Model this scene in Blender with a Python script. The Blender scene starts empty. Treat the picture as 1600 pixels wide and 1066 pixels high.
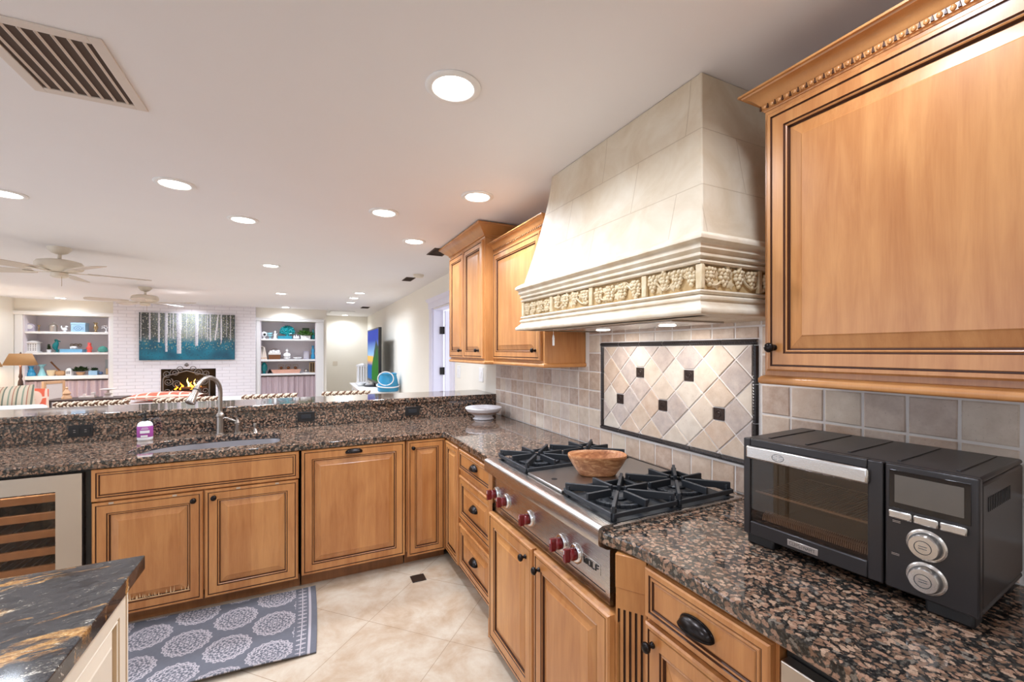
import bpy, bmesh, math, random
from mathutils import Vector, Matrix, noise
R = random.Random(7)
PI = math.pi
SC = bpy.context.scene
COL = SC.collection

# ------------------------------------------------------------------ camera, world, exposure
F_PX = 668.0
cam_d = bpy.data.cameras.new('camera')
cam_d.sensor_width = 36.0
cam_d.lens = 36.0 * F_PX / 1600
cam_d.shift_y = 15 / 1600
cam_d.clip_start = 0.02
cam = bpy.data.objects.new('camera', cam_d)
COL.objects.link(cam)
cam.location = (0, 0, 1.491)
cam.rotation_euler = (PI / 2, 0, -math.atan(324 / F_PX))
SC.camera = cam
w = bpy.data.worlds.new('world'); SC.world = w
w.use_nodes = True
w.node_tree.nodes['Background'].inputs[0].default_value = (0.88, 0.97, 1.12, 1)
w.node_tree.nodes['Background'].inputs[1].default_value = 1.45
SC.view_settings.view_transform = 'Standard'
SC.view_settings.look = 'None'
SC.view_settings.gamma = 1
SC.view_settings.exposure = 0.62
CAN_W = 8.5            # watts of one recessed ceiling lamp
HOOD_W = 1.15            # watts of one lamp under the range hood

# ------------------------------------------------------------------ helpers
WL = {}                 # world location of every object


def lin(c):
    return tuple(((v / 255) / 12.92 if v / 255 <= 0.04045 else ((v / 255 + 0.055) / 1.055) ** 2.4) for v in c)


def rgba(c):
    return (*lin(c), 1)


class MB:
    """collects shapes, then links them as ONE mesh object"""
    def __init__(s):
        s.v = []; s.f = []; s.m = []; s.c = []

    def add(s, vs, fs, mi=0, col=None):
        b = len(s.v)
        s.v += [tuple(v) for v in vs]
        for f in fs:
            s.f.append([b + i for i in f]); s.m.append(mi); s.c.append(col)

    def box(s, x0, x1, y0, y1, z0, z1, mi=0, col=None):
        vs = [(x, y, z) for z in (z0, z1) for y in (y0, y1) for x in (x0, x1)]
        s.add(vs, [(0, 2, 3, 1), (4, 5, 7, 6), (0, 1, 5, 4), (2, 6, 7, 3), (0, 4, 6, 2), (1, 3, 7, 5)], mi, col)

    def fbox(s, F, u0, u1, v0, v1, d0, d1, mi=0, col=None):
        vs = [F(u, v, d) for d in (d0, d1) for v in (v0, v1) for u in (u0, u1)]
        s.add(vs, [(0, 2, 3, 1), (4, 5, 7, 6), (0, 1, 5, 4), (2, 6, 7, 3), (0, 4, 6, 2), (1, 3, 7, 5)], mi, col)

    def ext(s, pts, vec, mi=0, col=None):
        n = len(pts); vec = Vector(vec)
        vs = [Vector(p) for p in pts] + [Vector(p) + vec for p in pts]
        fs = [list(range(n))[::-1], list(range(n, 2 * n))] + [(i, (i + 1) % n, n + (i + 1) % n, n + i) for i in range(n)]
        s.add(vs, fs, mi, col)

    def loops(s, rings, close=True, cap0=False, cap1=False, mi=0, mis=None, col=None):
        n = len(rings[0]); vs = [p for r in rings for p in r]
        b = len(s.v)
        s.v += [tuple(v) for v in vs]
        for k in range(len(rings) - 1):
            for i in range(n if close else n - 1):
                j = (i + 1) % n
                s.f.append([b + k * n + i, b + k * n + j, b + (k + 1) * n + j, b + (k + 1) * n + i])
                s.m.append(mis[k] if mis else mi); s.c.append(col)
        if cap0:
            s.f.append([b + i for i in range(n)][::-1]); s.m.append(mis[0] if mis else mi); s.c.append(col)
        if cap1:
            q = (len(rings) - 1) * n
            s.f.append([b + q + i for i in range(n)]); s.m.append(mis[-1] if mis else mi); s.c.append(col)

    def tube(s, pts, r, seg=10, mi=0, caps=True, closed=False, col=None):
        pts = [Vector(p) for p in pts]; n = len(pts)
        rs = r if isinstance(r, (list, tuple)) else [r] * n
        rings = []; up = None
        for i, p in enumerate(pts):
            if closed:
                t = pts[(i + 1) % n] - pts[i - 1]
            else:
                t = pts[min(i + 1, n - 1)] - pts[max(i - 1, 0)]
            if t.length < 1e-9:
                t = Vector((0, 0, 1))
            t.normalize()
            if up is None:
                up = Vector((0, 0, 1)) if abs(t.z) < 0.9 else Vector((1, 0, 0))
            a = t.cross(up)
            if a.length < 1e-6:
                a = t.cross(Vector((1, 0.3, 0)))
            a.normalize(); b = a.cross(t); b.normalize(); up = b
            rings.append([p + (a * math.cos(2 * PI * k / seg) + b * math.sin(2 * PI * k / seg)) * rs[i] for k in range(seg)])
        if closed:
            rings.append(rings[0])
        s.loops(rings, True, caps and not closed, caps and not closed, mi, col=col)

    def lathe(s, prof, c=(0, 0, 0), seg=24, axis=(0, 0, 1), mi=0, mis=None, caps=True, sx=1, sy=1, col=None):
        z = Vector(axis).normalized()
        a = Vector((1, 0, 0)) if abs(z.x) < 0.9 else Vector((0, 1, 0))
        x = (a - z * a.dot(z)).normalized(); y = z.cross(x); c = Vector(c)
        rings = [[c + z * h + (x * math.cos(2 * PI * k / seg) * sx + y * math.sin(2 * PI * k / seg) * sy) * max(r, 1e-4) for k in range(seg)] for r, h in prof]
        s.loops(rings, True, caps, caps, mi, mis, col=col)

    def ball(s, c, r, seg=12, ring=8, sc=(1, 1, 1), mi=0, col=None):
        c = Vector(c)
        rings = []
        for i in range(ring + 1):
            t = PI * i / ring
            q = max(math.sin(t), 1e-3)
            rings.append([c + Vector((r * sc[0] * q * math.cos(2 * PI * k / seg), r * sc[1] * q * math.sin(2 * PI * k / seg), -r * sc[2] * math.cos(t))) for k in range(seg)])
        s.loops(rings, True, True, True, mi, col=col)

    def build(s, name, mats, parent=None, smooth=None, bevel=0, seg=2, loc=None, flip=True):
        me = bpy.data.meshes.new(name)
        off = Vector(WL[parent.name]) if parent else Vector(loc or (0, 0, 0))
        me.from_pydata([Vector(v) - off for v in s.v], [], s.f)
        mats = mats if isinstance(mats, (list, tuple)) else [mats]
        for m in mats:
            me.materials.append(m)
        me.polygons.foreach_set('material_index', [min(i, len(mats) - 1) for i in s.m])
        if any(c is not None for c in s.c):
            at = me.color_attributes.new('col', 'FLOAT_COLOR', 'CORNER')
            vals = []
            for p, c in zip(me.polygons, s.c):
                c = c or (1, 1, 1)
                vals += [c[0], c[1], c[2], 1] * p.loop_total
            at.data.foreach_set('color', vals)
        if flip:
            bm = bmesh.new(); bm.from_mesh(me)
            bmesh.ops.recalc_face_normals(bm, faces=bm.faces)
            bm.to_mesh(me); bm.free()
        if smooth:
            me.polygons.foreach_set('use_smooth', [True] * len(me.polygons))
            me.set_sharp_from_angle(angle=math.radians(smooth))
        me.update()
        o = bpy.data.objects.new(name, me); COL.objects.link(o)
        if parent:
            o.parent = parent; WL[o.name] = tuple(off)
        else:
            o.location = off; WL[o.name] = tuple(off)
        if bevel:
            b = o.modifiers.new('edge', 'BEVEL'); b.width = bevel; b.segments = seg; b.limit_method = 'ANGLE'; b.angle_limit = math.radians(40)
            me.polygons.foreach_set('use_smooth', [True] * len(me.polygons)); me.set_sharp_from_angle(angle=math.radians(50))
        return o


def tag(o, label, cat, group=None):
    o['label'] = label; o['category'] = cat
    if group:
        o['group'] = group
    return o


def thing(name, label, cat, loc=(0, 0, 0), group=None):
    o = bpy.data.objects.new(name, None); COL.objects.link(o)
    o.empty_display_size = 0.05
    o.location = loc; WL[o.name] = tuple(loc)
    return tag(o, label, cat, group)


def struct(o):
    o['kind'] = 'structure'
    return o


def dup(o, loc, label=None, group=None, rotz=0, parent=None):
    c = o.copy(); COL.objects.link(c)
    if parent is None:
        c.location = loc; c.rotation_euler.z = rotz; WL[c.name] = tuple(loc)
        if label:
            c['label'] = label
        if group:
            c['group'] = group
    else:
        c.parent = parent
    for ch in list(o.children):
        dup(ch, None, parent=c)
    return c


def frame(O, U, N):
    O, U, N = Vector(O), Vector(U), Vector(N)
    return lambda u, v, d: O + U * u + Vector((0, 0, v)) + N * d


def sweep(mb, prof, path, mi=0, mis=None, caps=True):
    """prof = [(out, z)], path(out) -> list of (x, y)"""
    rings = []
    npt = len(path(0))
    for k in range(npt):
        rings.append([(path(o)[k][0], path(o)[k][1], z) for o, z in prof])
    n = len(prof); b = len(mb.v)
    for r in rings:
        mb.v += r
    for k in range(npt - 1):
        for i in range(n - 1):
            mb.f.append([b + k * n + i, b + k * n + i + 1, b + (k + 1) * n + i + 1, b + (k + 1) * n + i]); mb.m.append(mis[i] if mis else mi); mb.c.append(None)
    if caps:
        for k in (0, npt - 1):
            mb.f.append([b + k * n + i for i in range(n)]); mb.m.append(mi); mb.c.append(None)


# ------------------------------------------------------------------ materials
class NT:
    def __init__(s, name):
        s.mat = bpy.data.materials.new(name); s.mat.use_nodes = True
        s.t = s.mat.node_tree; s.n = s.t.nodes; s.l = s.t.links
        s.b = s.n['Principled BSDF']

    def node(s, typ, **kw):
        o = s.n.new('ShaderNode' + typ)
        for k, v in kw.items():
            if hasattr(o, k):
                setattr(o, k, v)
        return o

    def link(s, a, b):
        s.l.new(a, b)

    def math(s, op, a, b=None, c=None):
        o = s.node('Math', operation=op)
        for i, x in enumerate((a, b, c)):
            if x is None:
                continue
            if isinstance(x, (int, float)):
                o.inputs[i].default_value = x
            else:
                s.link(x, o.inputs[i])
        return o.outputs[0]

    def mix(s, fac, a, b, mode='MIX'):
        o = s.node('Mix', data_type='RGBA', blend_type=mode)
        for i, x in ((0, fac), (6, a), (7, b)):
            if isinstance(x, (int, float)):
                o.inputs[i].default_value = x
            elif isinstance(x, tuple):
                o.inputs[i].default_value = x if len(x) == 4 else (*x, 1)
            else:
                s.link(x, o.inputs[i])
        return o.outputs[2]

    def ramp(s, fac, stops, interp='LINEAR'):
        o = s.node('ValToRGB'); cr = o.color_ramp; cr.interpolation = interp
        while len(cr.elements) > 1:
            cr.elements.remove(cr.elements[-1])
        cr.elements[0].position = stops[0][0]; cr.elements[0].color = rgba(stops[0][1])
        for p, c in stops[1:]:
            e = cr.elements.new(p); e.color = rgba(c)
        s.link(fac, o.inputs[0])
        return o.outputs[0]

    def noise(s, vec, scale, detail=3, rough=0.5, dist=0.0):
        o = s.node('TexNoise'); o.inputs['Scale'].default_value = scale; o.inputs['Detail'].default_value = detail
        o.inputs['Roughness'].default_value = rough; o.inputs['Distortion'].default_value = dist
        s.link(vec, o.inputs['Vector'])
        return o.outputs['Fac'], o.outputs['Color']

    def coord(s, scale=(1, 1, 1), rot=(0, 0, 0), loc=(0, 0, 0), out='Object'):
        tc = s.node('TexCoord'); mp = s.node('Mapping')
        mp.inputs['Scale'].default_value = scale; mp.inputs['Rotation'].default_value = rot; mp.inputs['Location'].default_value = loc
        s.link(tc.outputs[out], mp.inputs['Vector'])
        return mp.outputs[0]

    def bump(s, h, strength=0.3, dist=0.01):
        o = s.node('Bump'); o.inputs['Strength'].default_value = strength; o.inputs['Distance'].default_value = dist
        s.link(h, o.inputs['Height']); s.link(o.outputs[0], s.b.inputs['Normal'])

    def set(s, **kw):
        for k, v in kw.items():
            key = {'col': 'Base Color', 'rough': 'Roughness', 'metal': 'Metallic', 'coat': 'Coat Weight', 'coat_r': 'Coat Roughness', 'spec': 'Specular IOR Level',
                   'trans': 'Transmission Weight', 'ior': 'IOR', 'alpha': 'Alpha', 'ecol': 'Emission Color', 'estr': 'Emission Strength', 'aniso': 'Anisotropic', 'sss': 'Subsurface Weight'}[k]
            if hasattr(v, 'links'):
                s.link(v, s.b.inputs[key])
            else:
                s.b.inputs[key].default_value = v
        return s


def plain(name, c, rough=0.5, metal=0.0, var=0.06, vs=30, **kw):
    m = NT(name); co = m.coord()
    f, _ = m.noise(co, vs, 3)
    cc = lin(c)
    a = tuple(min(1, x * (1 + var)) for x in cc); b = tuple(x * (1 - var) for x in cc)
    m.set(col=m.mix(f, (*b, 1), (*a, 1)), rough=rough, metal=metal, **kw)
    return m.mat


def emis(name, c, strength):
    m = NT(name)
    m.set(col=rgba(c), ecol=rgba(c), estr=strength, rough=0.4)
    return m.mat


def wood(name, light, dark, board=0.115, rough=0.34, grain=(9, 9, 0.9), boards=0.16):
    m = NT(name)
    co = m.coord()
    sep = m.node('SeparateXYZ'); m.link(co, sep.inputs[0])
    wob, _ = m.noise(m.coord((2, 2, 0.25)), 3.0, 2)
    s1 = m.math('ADD', m.math('ADD', sep.outputs[0], sep.outputs[1]), m.math('MULTIPLY', wob, 0.02))
    cell = m.math('FLOOR', m.math('DIVIDE', s1, board))
    wn = m.node('TexWhiteNoise', noise_dimensions='1D'); m.link(cell, wn.inputs['W'])
    g1, _ = m.noise(m.coord(grain), 3.2, 5, 0.6, 0.5)
    g2, _ = m.noise(m.coord((70, 70, 3.0)), 4.0, 3, 0.6)
    g3, _ = m.noise(m.coord((2.2, 2.2, 1.1)), 2.2, 3, 0.5, 0.8)
    t = m.math('ADD', m.math('MULTIPLY', g1, 0.55), m.math('ADD', m.math('MULTIPLY', g2, 0.12), m.math('MULTIPLY', g3, 0.42)))
    t = m.math('ADD', t, m.math('MULTIPLY', m.math('SUBTRACT', wn.outputs['Value'], 0.5), boards))
    c = m.ramp(t, [(0.30, dark), (0.72, light)])
    m.set(col=c, rough=rough, coat=0.25, coat_r=0.18)
    m.bump(g2, 0.04, 0.002)
    return m.mat


def granite(name, cols, scale=40, black=0.46):
    m = NT(name); co = m.coord()
    _, wc = m.noise(co, scale * 0.5, 3, 0.6)
    vm = m.node('VectorMath', operation='MULTIPLY_ADD')
    m.link(wc, vm.inputs[0]); vm.inputs[1].default_value = (0.03, 0.03, 0.03); m.link(co, vm.inputs[2])
    vo = m.node('TexVoronoi', feature='F1'); vo.inputs['Scale'].default_value = scale; vo.inputs['Randomness'].default_value = 1
    m.link(vm.outputs[0], vo.inputs['Vector'])
    sp = m.node('SeparateColor'); m.link(vo.outputs['Color'], sp.inputs[0])
    base = m.ramp(sp.outputs[0], [(0, cols[0]), (0.25, cols[1]), (0.5, cols[2]), (0.75, cols[3]), (0.9, cols[4])], 'CONSTANT')
    n2, _ = m.noise(co, scale * 4.5, 3, 0.7)
    base = m.mix(m.math('MULTIPLY', m.math('SUBTRACT', n2, 0.33), 1.5), base, rgba((56, 44, 36)))
    n3, _ = m.noise(co, scale * 1.45, 4, 0.72, 0.4)
    edge = m.math('ADD', m.math('MULTIPLY', vo.outputs['Distance'], 0.62), m.math('MULTIPLY', n3, 0.68))
    mask = m.node('MapRange'); mask.inputs['From Min'].default_value = black + 0.20; mask.inputs['From Max'].default_value = black + 0.29
    m.link(edge, mask.inputs['Value'])
    n4, _ = m.noise(co, scale * 2.2, 2)
    dk = m.ramp(n4, [(0.35, (18, 16, 16)), (0.55, (44, 41, 38)), (0.7, (84, 78, 70))])
    m.set(col=m.mix(mask.outputs[0], base, dk), rough=0.06, spec=0.6, coat=0.25, coat_r=0.03)
    return m.mat


M = {}
M['wood'] = wood('maple_wood', (204, 145, 88), (163, 101, 53))
M['wood_flat'] = wood('maple_trim_wood', (208, 149, 90), (173, 111, 60), grain=(3, 3, 3), boards=0.0)
M['glaze'] = plain('dark_glaze', (72, 38, 18), 0.45)
M['toe'] = wood('shaded_toe_wood', (150, 98, 56), (112, 70, 38), boards=0.0)  # darker copy of the cabinet wood, shade of the recess put into its colour
M['granite'] = granite('brown_granite', [(160, 123, 101), (130, 98, 78), (178, 146, 122), (108, 86, 70), (128, 117, 105)], 74, 0.41)
M['wall'] = plain('cream_wall_paint', (240, 233, 220), 0.7, var=0.015, vs=4)
M['ceil'] = plain('ceiling_paint', (240, 236, 236), 0.8, var=0.015, vs=3)
M['white'] = plain('white_paint', (240, 238, 236), 0.45, var=0.01)
M['lilac'] = plain('white_door_paint', (226, 222, 236), 0.45, var=0.01)
M['niche'] = plain('grey_lilac_paint', (228, 219, 223), 0.7, var=0.02, vs=5)
M['black'] = plain('oil_rubbed_bronze', (34, 28, 26), 0.28, 0.75)
M['iron'] = plain('cast_iron', (40, 42, 46), 0.5, 0.2)
M['blackplastic'] = plain('black_plastic', (26, 24, 24), 0.4)
M['red'] = plain('red_knob', (112, 8, 18), 0.12, coat=0.6)
M['chrome'] = plain('polished_chrome', (220, 220, 224), 0.08, 1.0, 0.02)
M['nickel'] = plain('brushed_nickel', (158, 149, 140), 0.32, 1.0, 0.04)
M['grout'] = plain('pale_grout', (232, 226, 222), 0.85, var=0.05, vs=90)
M['stonetrim'] = None


def steel(name, c=(196, 193, 190), rough=0.3, sc=(1, 60, 60)):
    m = NT(name)
    f, _ = m.noise(m.coord(sc), 12, 3)
    m.set(col=rgba(c), metal=1.0, rough=m.math('ADD', m.math('MULTIPLY', f, 0.03), rough - 0.015))
    return m.mat


M['steel'] = steel('stainless_steel', (200, 196, 192), 0.27, (60, 1, 60))
M['steelx'] = steel('stainless_steel_x', (196, 186, 176), 0.33, (1, 60, 60))
M['sink'] = plain('satin_sink_steel', (176, 172, 174), .36, .7, .02)
M['griddle'] = steel('griddle_steel', (176, 172, 168), 0.3, (40, 3, 40))

m = NT('travertine_tile')   # wall tiles: a colour of its own per tile, pitted
at = m.node('Attribute', attribute_name='col')
n1, _ = m.noise(m.coord(), 26, 5, 0.65); n2, _ = m.noise(m.coord(), 150, 3, 0.6)
c = m.mix(m.math('MULTIPLY', m.math('SUBTRACT', n1, .3), 1.3), at.outputs['Color'], rgba((230, 216, 202)), 'MIX')
n3, _ = m.noise(m.coord((1, 1, 1), (0, 0, 0), (3, 7, 1)), 14, 4, .6)
c = m.mix(m.math('MULTIPLY', m.math('SUBTRACT', n3, .45), 1.1), c, rgba((158, 130, 110)))
pit = m.node('MapRange'); pit.inputs['From Min'].default_value = 0.64; pit.inputs['From Max'].default_value = 0.72; m.link(n2, pit.inputs['Value'])
c = m.mix(m.math('MULTIPLY', pit.outputs[0], 0.35), c, rgba((120, 92, 74)))
m.set(col=c, rough=0.5); m.bump(m.math('SUBTRACT', n1, m.math('MULTIPLY', pit.outputs[0], 0.5)), 0.25, 0.003)
M['tile'] = m.mat

m = NT('hood_stone')
sep = m.node('SeparateXYZ'); m.link(m.coord(), sep.inputs[0])
comb = m.node('CombineXYZ'); geo = m.node('NewGeometry'); sn = m.node('SeparateXYZ'); m.link(geo.outputs['True Normal'], sn.inputs[0])
fx_ = m.math('GREATER_THAN', m.math('ABSOLUTE', sn.outputs[0]), 0.5)
m.link(m.math('ADD', m.math('MULTIPLY', sep.outputs[1], fx_), m.math('MULTIPLY', sep.outputs[0], m.math('SUBTRACT', 1.0, fx_))), comb.inputs[0]); m.link(m.math('SUBTRACT', sep.outputs[2], .012), comb.inputs[1])
br = m.node('TexBrick', offset=0.5); br.inputs['Scale'].default_value = 1.0; br.inputs['Brick Width'].default_value = 0.46; br.inputs['Row Height'].default_value = 0.207
br.inputs['Mortar Size'].default_value = 0.0022; br.inputs['Mortar Smooth'].default_value = 0.3
br.inputs['Color1'].default_value = (1, 1, 1, 1); br.inputs['Color2'].default_value = (0.9, 0.9, 0.9, 1); br.inputs['Mortar'].default_value = (0, 0, 0, 1)
m.link(comb.outputs[0], br.inputs['Vector'])
n1, _ = m.noise(m.coord(), 5, 5, 0.62, 0.6); n2, _ = m.noise(m.coord((1, 1, 1)), 40, 3)
c = m.ramp(n1, [(0.3, (202, 182, 154)), (0.5, (213, 197, 173)), (0.7, (222, 210, 190))])
c = m.mix(m.math('MULTIPLY', br.outputs['Fac'], 0.45), c, rgba((170, 146, 118)))
m.set(col=c, rough=0.62)
m.bump(m.math('SUBTRACT', m.math('MULTIPLY', n2, 0.25), m.math('MULTIPLY', br.outputs['Fac'], 1.0)), 0.35, 0.004)
M['hood'] = m.mat
m = NT('carved_stone')
n1, _ = m.noise(m.coord(), 14, 4); n2, _ = m.noise(m.coord(), 120, 3)
m.set(col=m.ramp(n1, [(0.3, (212, 192, 164)), (0.68, (228, 216, 196))]), rough=0.6); m.bump(n2, 0.25, 0.002)
M['stonetrim'] = m.mat
m = NT('frieze_ground_stone')
n1, _ = m.noise(m.coord(), 30, 4)
m.set(col=m.ramp(n1, [(0.3, (176, 142, 92)), (0.7, (206, 176, 128))]), rough=0.7); m.bump(n1, 0.3, 0.002)
M['frieze'] = m.mat
m = NT('frieze_relief_stone')
n1, _ = m.noise(m.coord(), 40, 4)
m.set(col=m.ramp(n1, [(0.3, (212, 188, 146)), (0.7, (234, 216, 184))]), rough=0.6)
M['relief'] = m.mat

m = NT('travertine_floor')
br = m.node('TexBrick', offset=0.0); br.inputs['Scale'].default_value = 1.0
FLOOR_T = 0.497
br.inputs['Brick Width'].default_value = FLOOR_T; br.inputs['Row Height'].default_value = FLOOR_T
br.inputs['Mortar Size'].default_value = 0.0018; br.inputs['Mortar Smooth'].default_value = 0.2
br.inputs['Color1'].default_value = (0, 0, 0, 1); br.inputs['Color2'].default_value = (1, 1, 1, 1)
tc = m.node('TexCoord'); ms = m.node('VectorMath', operation='SUBTRACT'); ms.inputs[1].default_value = (0.319, 2.462, 0)
m.link(tc.outputs['Object'], ms.inputs[0])
mp = m.node('Mapping'); mp.inputs['Rotation'].default_value = (0, 0, PI / 4); m.link(ms.outputs[0], mp.inputs['Vector']); m.link(mp.outputs[0], br.inputs['Vector'])
n1, _ = m.noise(m.coord((1, 1, 1)), 4.2, 8, 0.68, .35); n2, _ = m.noise(m.coord(), 60, 3)
c = m.ramp(n1, [(0.3, (158, 132, 104)), (0.44, (174, 153, 130)), (0.56, (184, 168, 148)), (0.72, (194, 182, 166))])
c = m.mix(m.math('MULTIPLY', br.outputs['Color'], 0.22), c, rgba((196, 186, 170)))
c = m.mix(m.math('MULTIPLY', br.outputs['Fac'], 0.75), c, rgba((136, 114, 92)))
m.set(col=c, rough=m.math('ADD', m.math('MULTIPLY', n2, 0.1), 0.16), spec=0.45)
m.bump(br.outputs['Fac'], -0.2, 0.002)
M['floor'] = m.mat

m = NT('white_brick')
sep = m.node('SeparateXYZ'); m.link(m.coord(), sep.inputs[0])
comb = m.node('CombineXYZ'); m.link(m.math('ADD', sep.outputs[0], sep.outputs[1]), comb.inputs[0]); m.link(sep.outputs[2], comb.inputs[1])
br = m.node('TexBrick', offset=0.5); br.inputs['Scale'].default_value = 1.0; br.inputs['Brick Width'].default_value = 0.26; br.inputs['Row Height'].default_value = 0.067
br.inputs['Mortar Size'].default_value = 0.006; br.inputs['Mortar Smooth'].default_value = 0.4
m.link(comb.outputs[0], br.inputs['Vector'])
n1, _ = m.noise(m.coord(), 40, 3)
c = m.mix(m.math('MULTIPLY', br.outputs['Fac'], 0.35), rgba((238, 232, 236)), rgba((176, 166, 172)))
m.set(col=c, rough=0.5); m.bump(m.math('SUBTRACT', m.math('MULTIPLY', n1, 0.2), br.outputs['Fac']), 0.6, 0.008)
M['brick'] = m.mat

m = NT('island_granite')
_, wc = m.noise(m.coord((1.0, 2.4, 2)), 2.6, 5, 0.6)
vm = m.node('VectorMath', operation='MULTIPLY_ADD'); m.link(wc, vm.inputs[0]); vm.inputs[1].default_value = (0.2, 0.2, 0.1); m.link(m.coord((1, 1, 1), (0, 0, -0.2)), vm.inputs[2])
def isl(scale, sc, det, ro):
    mp = m.node('Mapping'); mp.inputs['Scale'].default_value = scale; m.link(vm.outputs[0], mp.inputs['Vector'])
    return m.noise(mp.outputs[0], sc, det, ro, 0.3)[0]
a = isl((2.2, 9, 8), 2.0, 10, 0.72); b = isl((1.6, 5.5, 5), 1.7, 6, 0.6); d3 = isl((14, 46, 40), 2.2, 6, 0.75); f3, _ = m.noise(m.coord((.6, 1, 1)), 260, 4, 0.75)
mixv = m.math('ADD', m.math('MULTIPLY', a, 0.48), m.math('ADD', m.math('MULTIPLY', d3, 0.32), m.math('MULTIPLY', f3, 0.20)))
c = m.ramp(mixv, [(0.40, (12, 13, 16)), (0.48, (30, 31, 35)), (0.515, (70, 69, 70)), (0.54, (34, 34, 37)), (0.575, (112, 106, 98)), (0.60, (204, 196, 180)), (0.66, (226, 220, 208))])
gm = m.node('MapRange'); gm.inputs['From Min'].default_value = 0.545; gm.inputs['From Max'].default_value = 0.60; m.link(b, gm.inputs['Value'])
gold = m.ramp(m.math('ADD', m.math('MULTIPLY', a, 0.4), m.math('MULTIPLY', m.math('ADD', d3, f3), 0.3)), [(0.4, (54, 38, 26)), (0.48, (150, 100, 50)), (0.55, (196, 148, 88)), (0.62, (222, 198, 150))])
m.set(col=m.mix(gm.outputs[0], c, gold), rough=0.07, spec=0.7)
M['island'] = m.mat


def vcol(name, rough=0.6, emit=0.0, **kw):
    m = NT(name); at = m.node('Attribute', attribute_name='col')
    m.set(col=at.outputs['Color'], rough=rough, **kw)
    if emit:
        m.set(ecol=at.outputs['Color'], estr=emit)
        m.b.inputs['Base Color'].default_value = (0.01, 0.01, 0.01, 1)
        for l in list(m.b.inputs['Base Color'].links):
            m.l.remove(l)
    return m.mat


M['vcol'] = vcol('painted_canvas', 0.5)
M['rugm'] = vcol('printed_cotton', 0.9)
M['screen'] = vcol('lit_screen', 0.5, 0.75, spec=0.05)


def glass(name, c=(245, 250, 250), rough=0.0, alpha=None):
    m = NT(name); m.set(col=rgba(c), trans=1.0, rough=rough, ior=1.45)
    return m.mat


def thin(name, tint, refl=0.08, dark=0.0, rough=0.02):
    """thin pane: mostly clear, with a mirror reflection that grows at grazing angles"""
    m = NT(name); m.n.remove(m.b)
    tr = m.node('BsdfTransparent'); tr.inputs[0].default_value = rgba(tint)
    gl = m.node('BsdfGlossy'); gl.inputs['Roughness'].default_value = rough; gl.inputs[0].default_value = (1, 1, 1, 1)
    lw = m.node('LayerWeight')
    mx = m.node('MixShader')
    m.link(m.math('ADD', m.math('MULTIPLY', m.math('POWER', lw.outputs['Facing'], 4.0), .8), refl), mx.inputs[0]); m.link(tr.outputs[0], mx.inputs[1]); m.link(gl.outputs[0], mx.inputs[2])
    m.link(mx.outputs[0], m.n['Material Output'].inputs[0])
    return m.mat


M['clear'] = thin('clear_glass', (240, 248, 248), 0.03)
M['smoked'] = thin('smoked_glass', (206, 190, 176), 0.05)
M['tint'] = thin('cooler_glass', (236, 226, 218), 0.02)
M['rackwire'] = plain('rack_wire', (236, 230, 222), .35, .3)
M['charcoal'] = plain('charcoal_enamel', (47, 43, 43), 0.32, 0.35, 0.03)
M['teal'] = plain('teal_ceramic', (10, 122, 126), 0.2)
M['aqua'] = plain('aqua_glass', (150, 206, 216), 0.15)
M['skyblue'] = plain('blue_glass', (52, 146, 190), 0.12)
M['paleblue'] = plain('pale_blue_paint', (158, 194, 220), 0.4)
M['coral'] = plain('coral_ceramic', (238, 92, 82), 0.3)
M['silver'] = plain('aged_silver', (190, 182, 176), 0.28, 0.85)
M['brass'] = plain('pale_brass', (176, 150, 112), 0.3, 0.8)
M['leaf'] = plain('leaf_green', (70, 112, 38), 0.55, var=0.35, vs=60)
M['darkleaf'] = plain('dark_leaf', (44, 66, 30), 0.55, var=0.35, vs=60)
M['porcelain'] = plain('white_ceramic', (240, 238, 238), 0.25, var=0.02)
M['basket'] = plain('brown_wicker', (122, 74, 40), 0.7, var=0.4, vs=120)
M['tan'] = plain('tan_wood', (204, 158, 118), 0.5, var=0.15)
M['oak'] = plain('light_oak', (190, 148, 106), 0.5, var=0.2)
M['darkwood'] = plain('dark_wood', (58, 36, 28), 0.35, var=0.2)
M['linen'] = plain('mauve_linen', (196, 176, 182), 0.85, var=0.08, vs=50)
M['upholstery'] = plain('white_upholstery', (232, 228, 224), 0.85, var=0.03)
M['greige'] = plain('greige_upholstery', (214, 200, 192), 0.8, var=0.04)
M['shade'] = plain('brown_lampshade', (178, 134, 86), 0.8, var=0.06)
M['almond'] = plain('almond_enamel', (226, 214, 196), 0.4, var=0.03)
M['blade'] = plain('almond_fan_blade', (214, 200, 186), 0.5, var=0.06)
M['cream'] = plain('cream_cabinet_paint', (240, 226, 204), 0.4, var=0.02)
M['creamglaze'] = plain('cream_cabinet_glaze', (196, 168, 132), 0.5)
M['lens'] = emis('lamp_lens', (255, 250, 244), 14.0)

# ------------------------------------------------------------------ room shell
XW, H = 1.587, 2.44
XL, YB, YH, Y0 = -4.73, 10.9, 12.6, -2.4
WB = 10.8   # face of the brick chimney breast
mb = MB(); mb.box(XL - .2, 3.2, Y0, YH + .2, -0.1, 0); struct(mb.build('floor', M['floor']))
mb = MB(); mb.box(XL - .2, 3.2, Y0, YH + .2, H, H + .1); struct(mb.build('ceiling', M['ceil']))
mb = MB(); mb.box(XW, XW + .14, Y0, 4.95, 0, H); mb.box(XW, XW + .14, 5.75, YH, 0, H); mb.box(XW, XW + .14, 4.95, 5.75, 2.06, H); struct(mb.build('wall_right', M['wall']))
mb = MB(); mb.box(XL - .14, XL, 5.0, YB + .5, 0, H); mb.box(XL - .14, XL, Y0, -2.2, 0, H); mb.box(XL - .14, XL, -2.2, 5.0, 2.2, H); struct(mb.build('wall_left', M['wall']))
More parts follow.
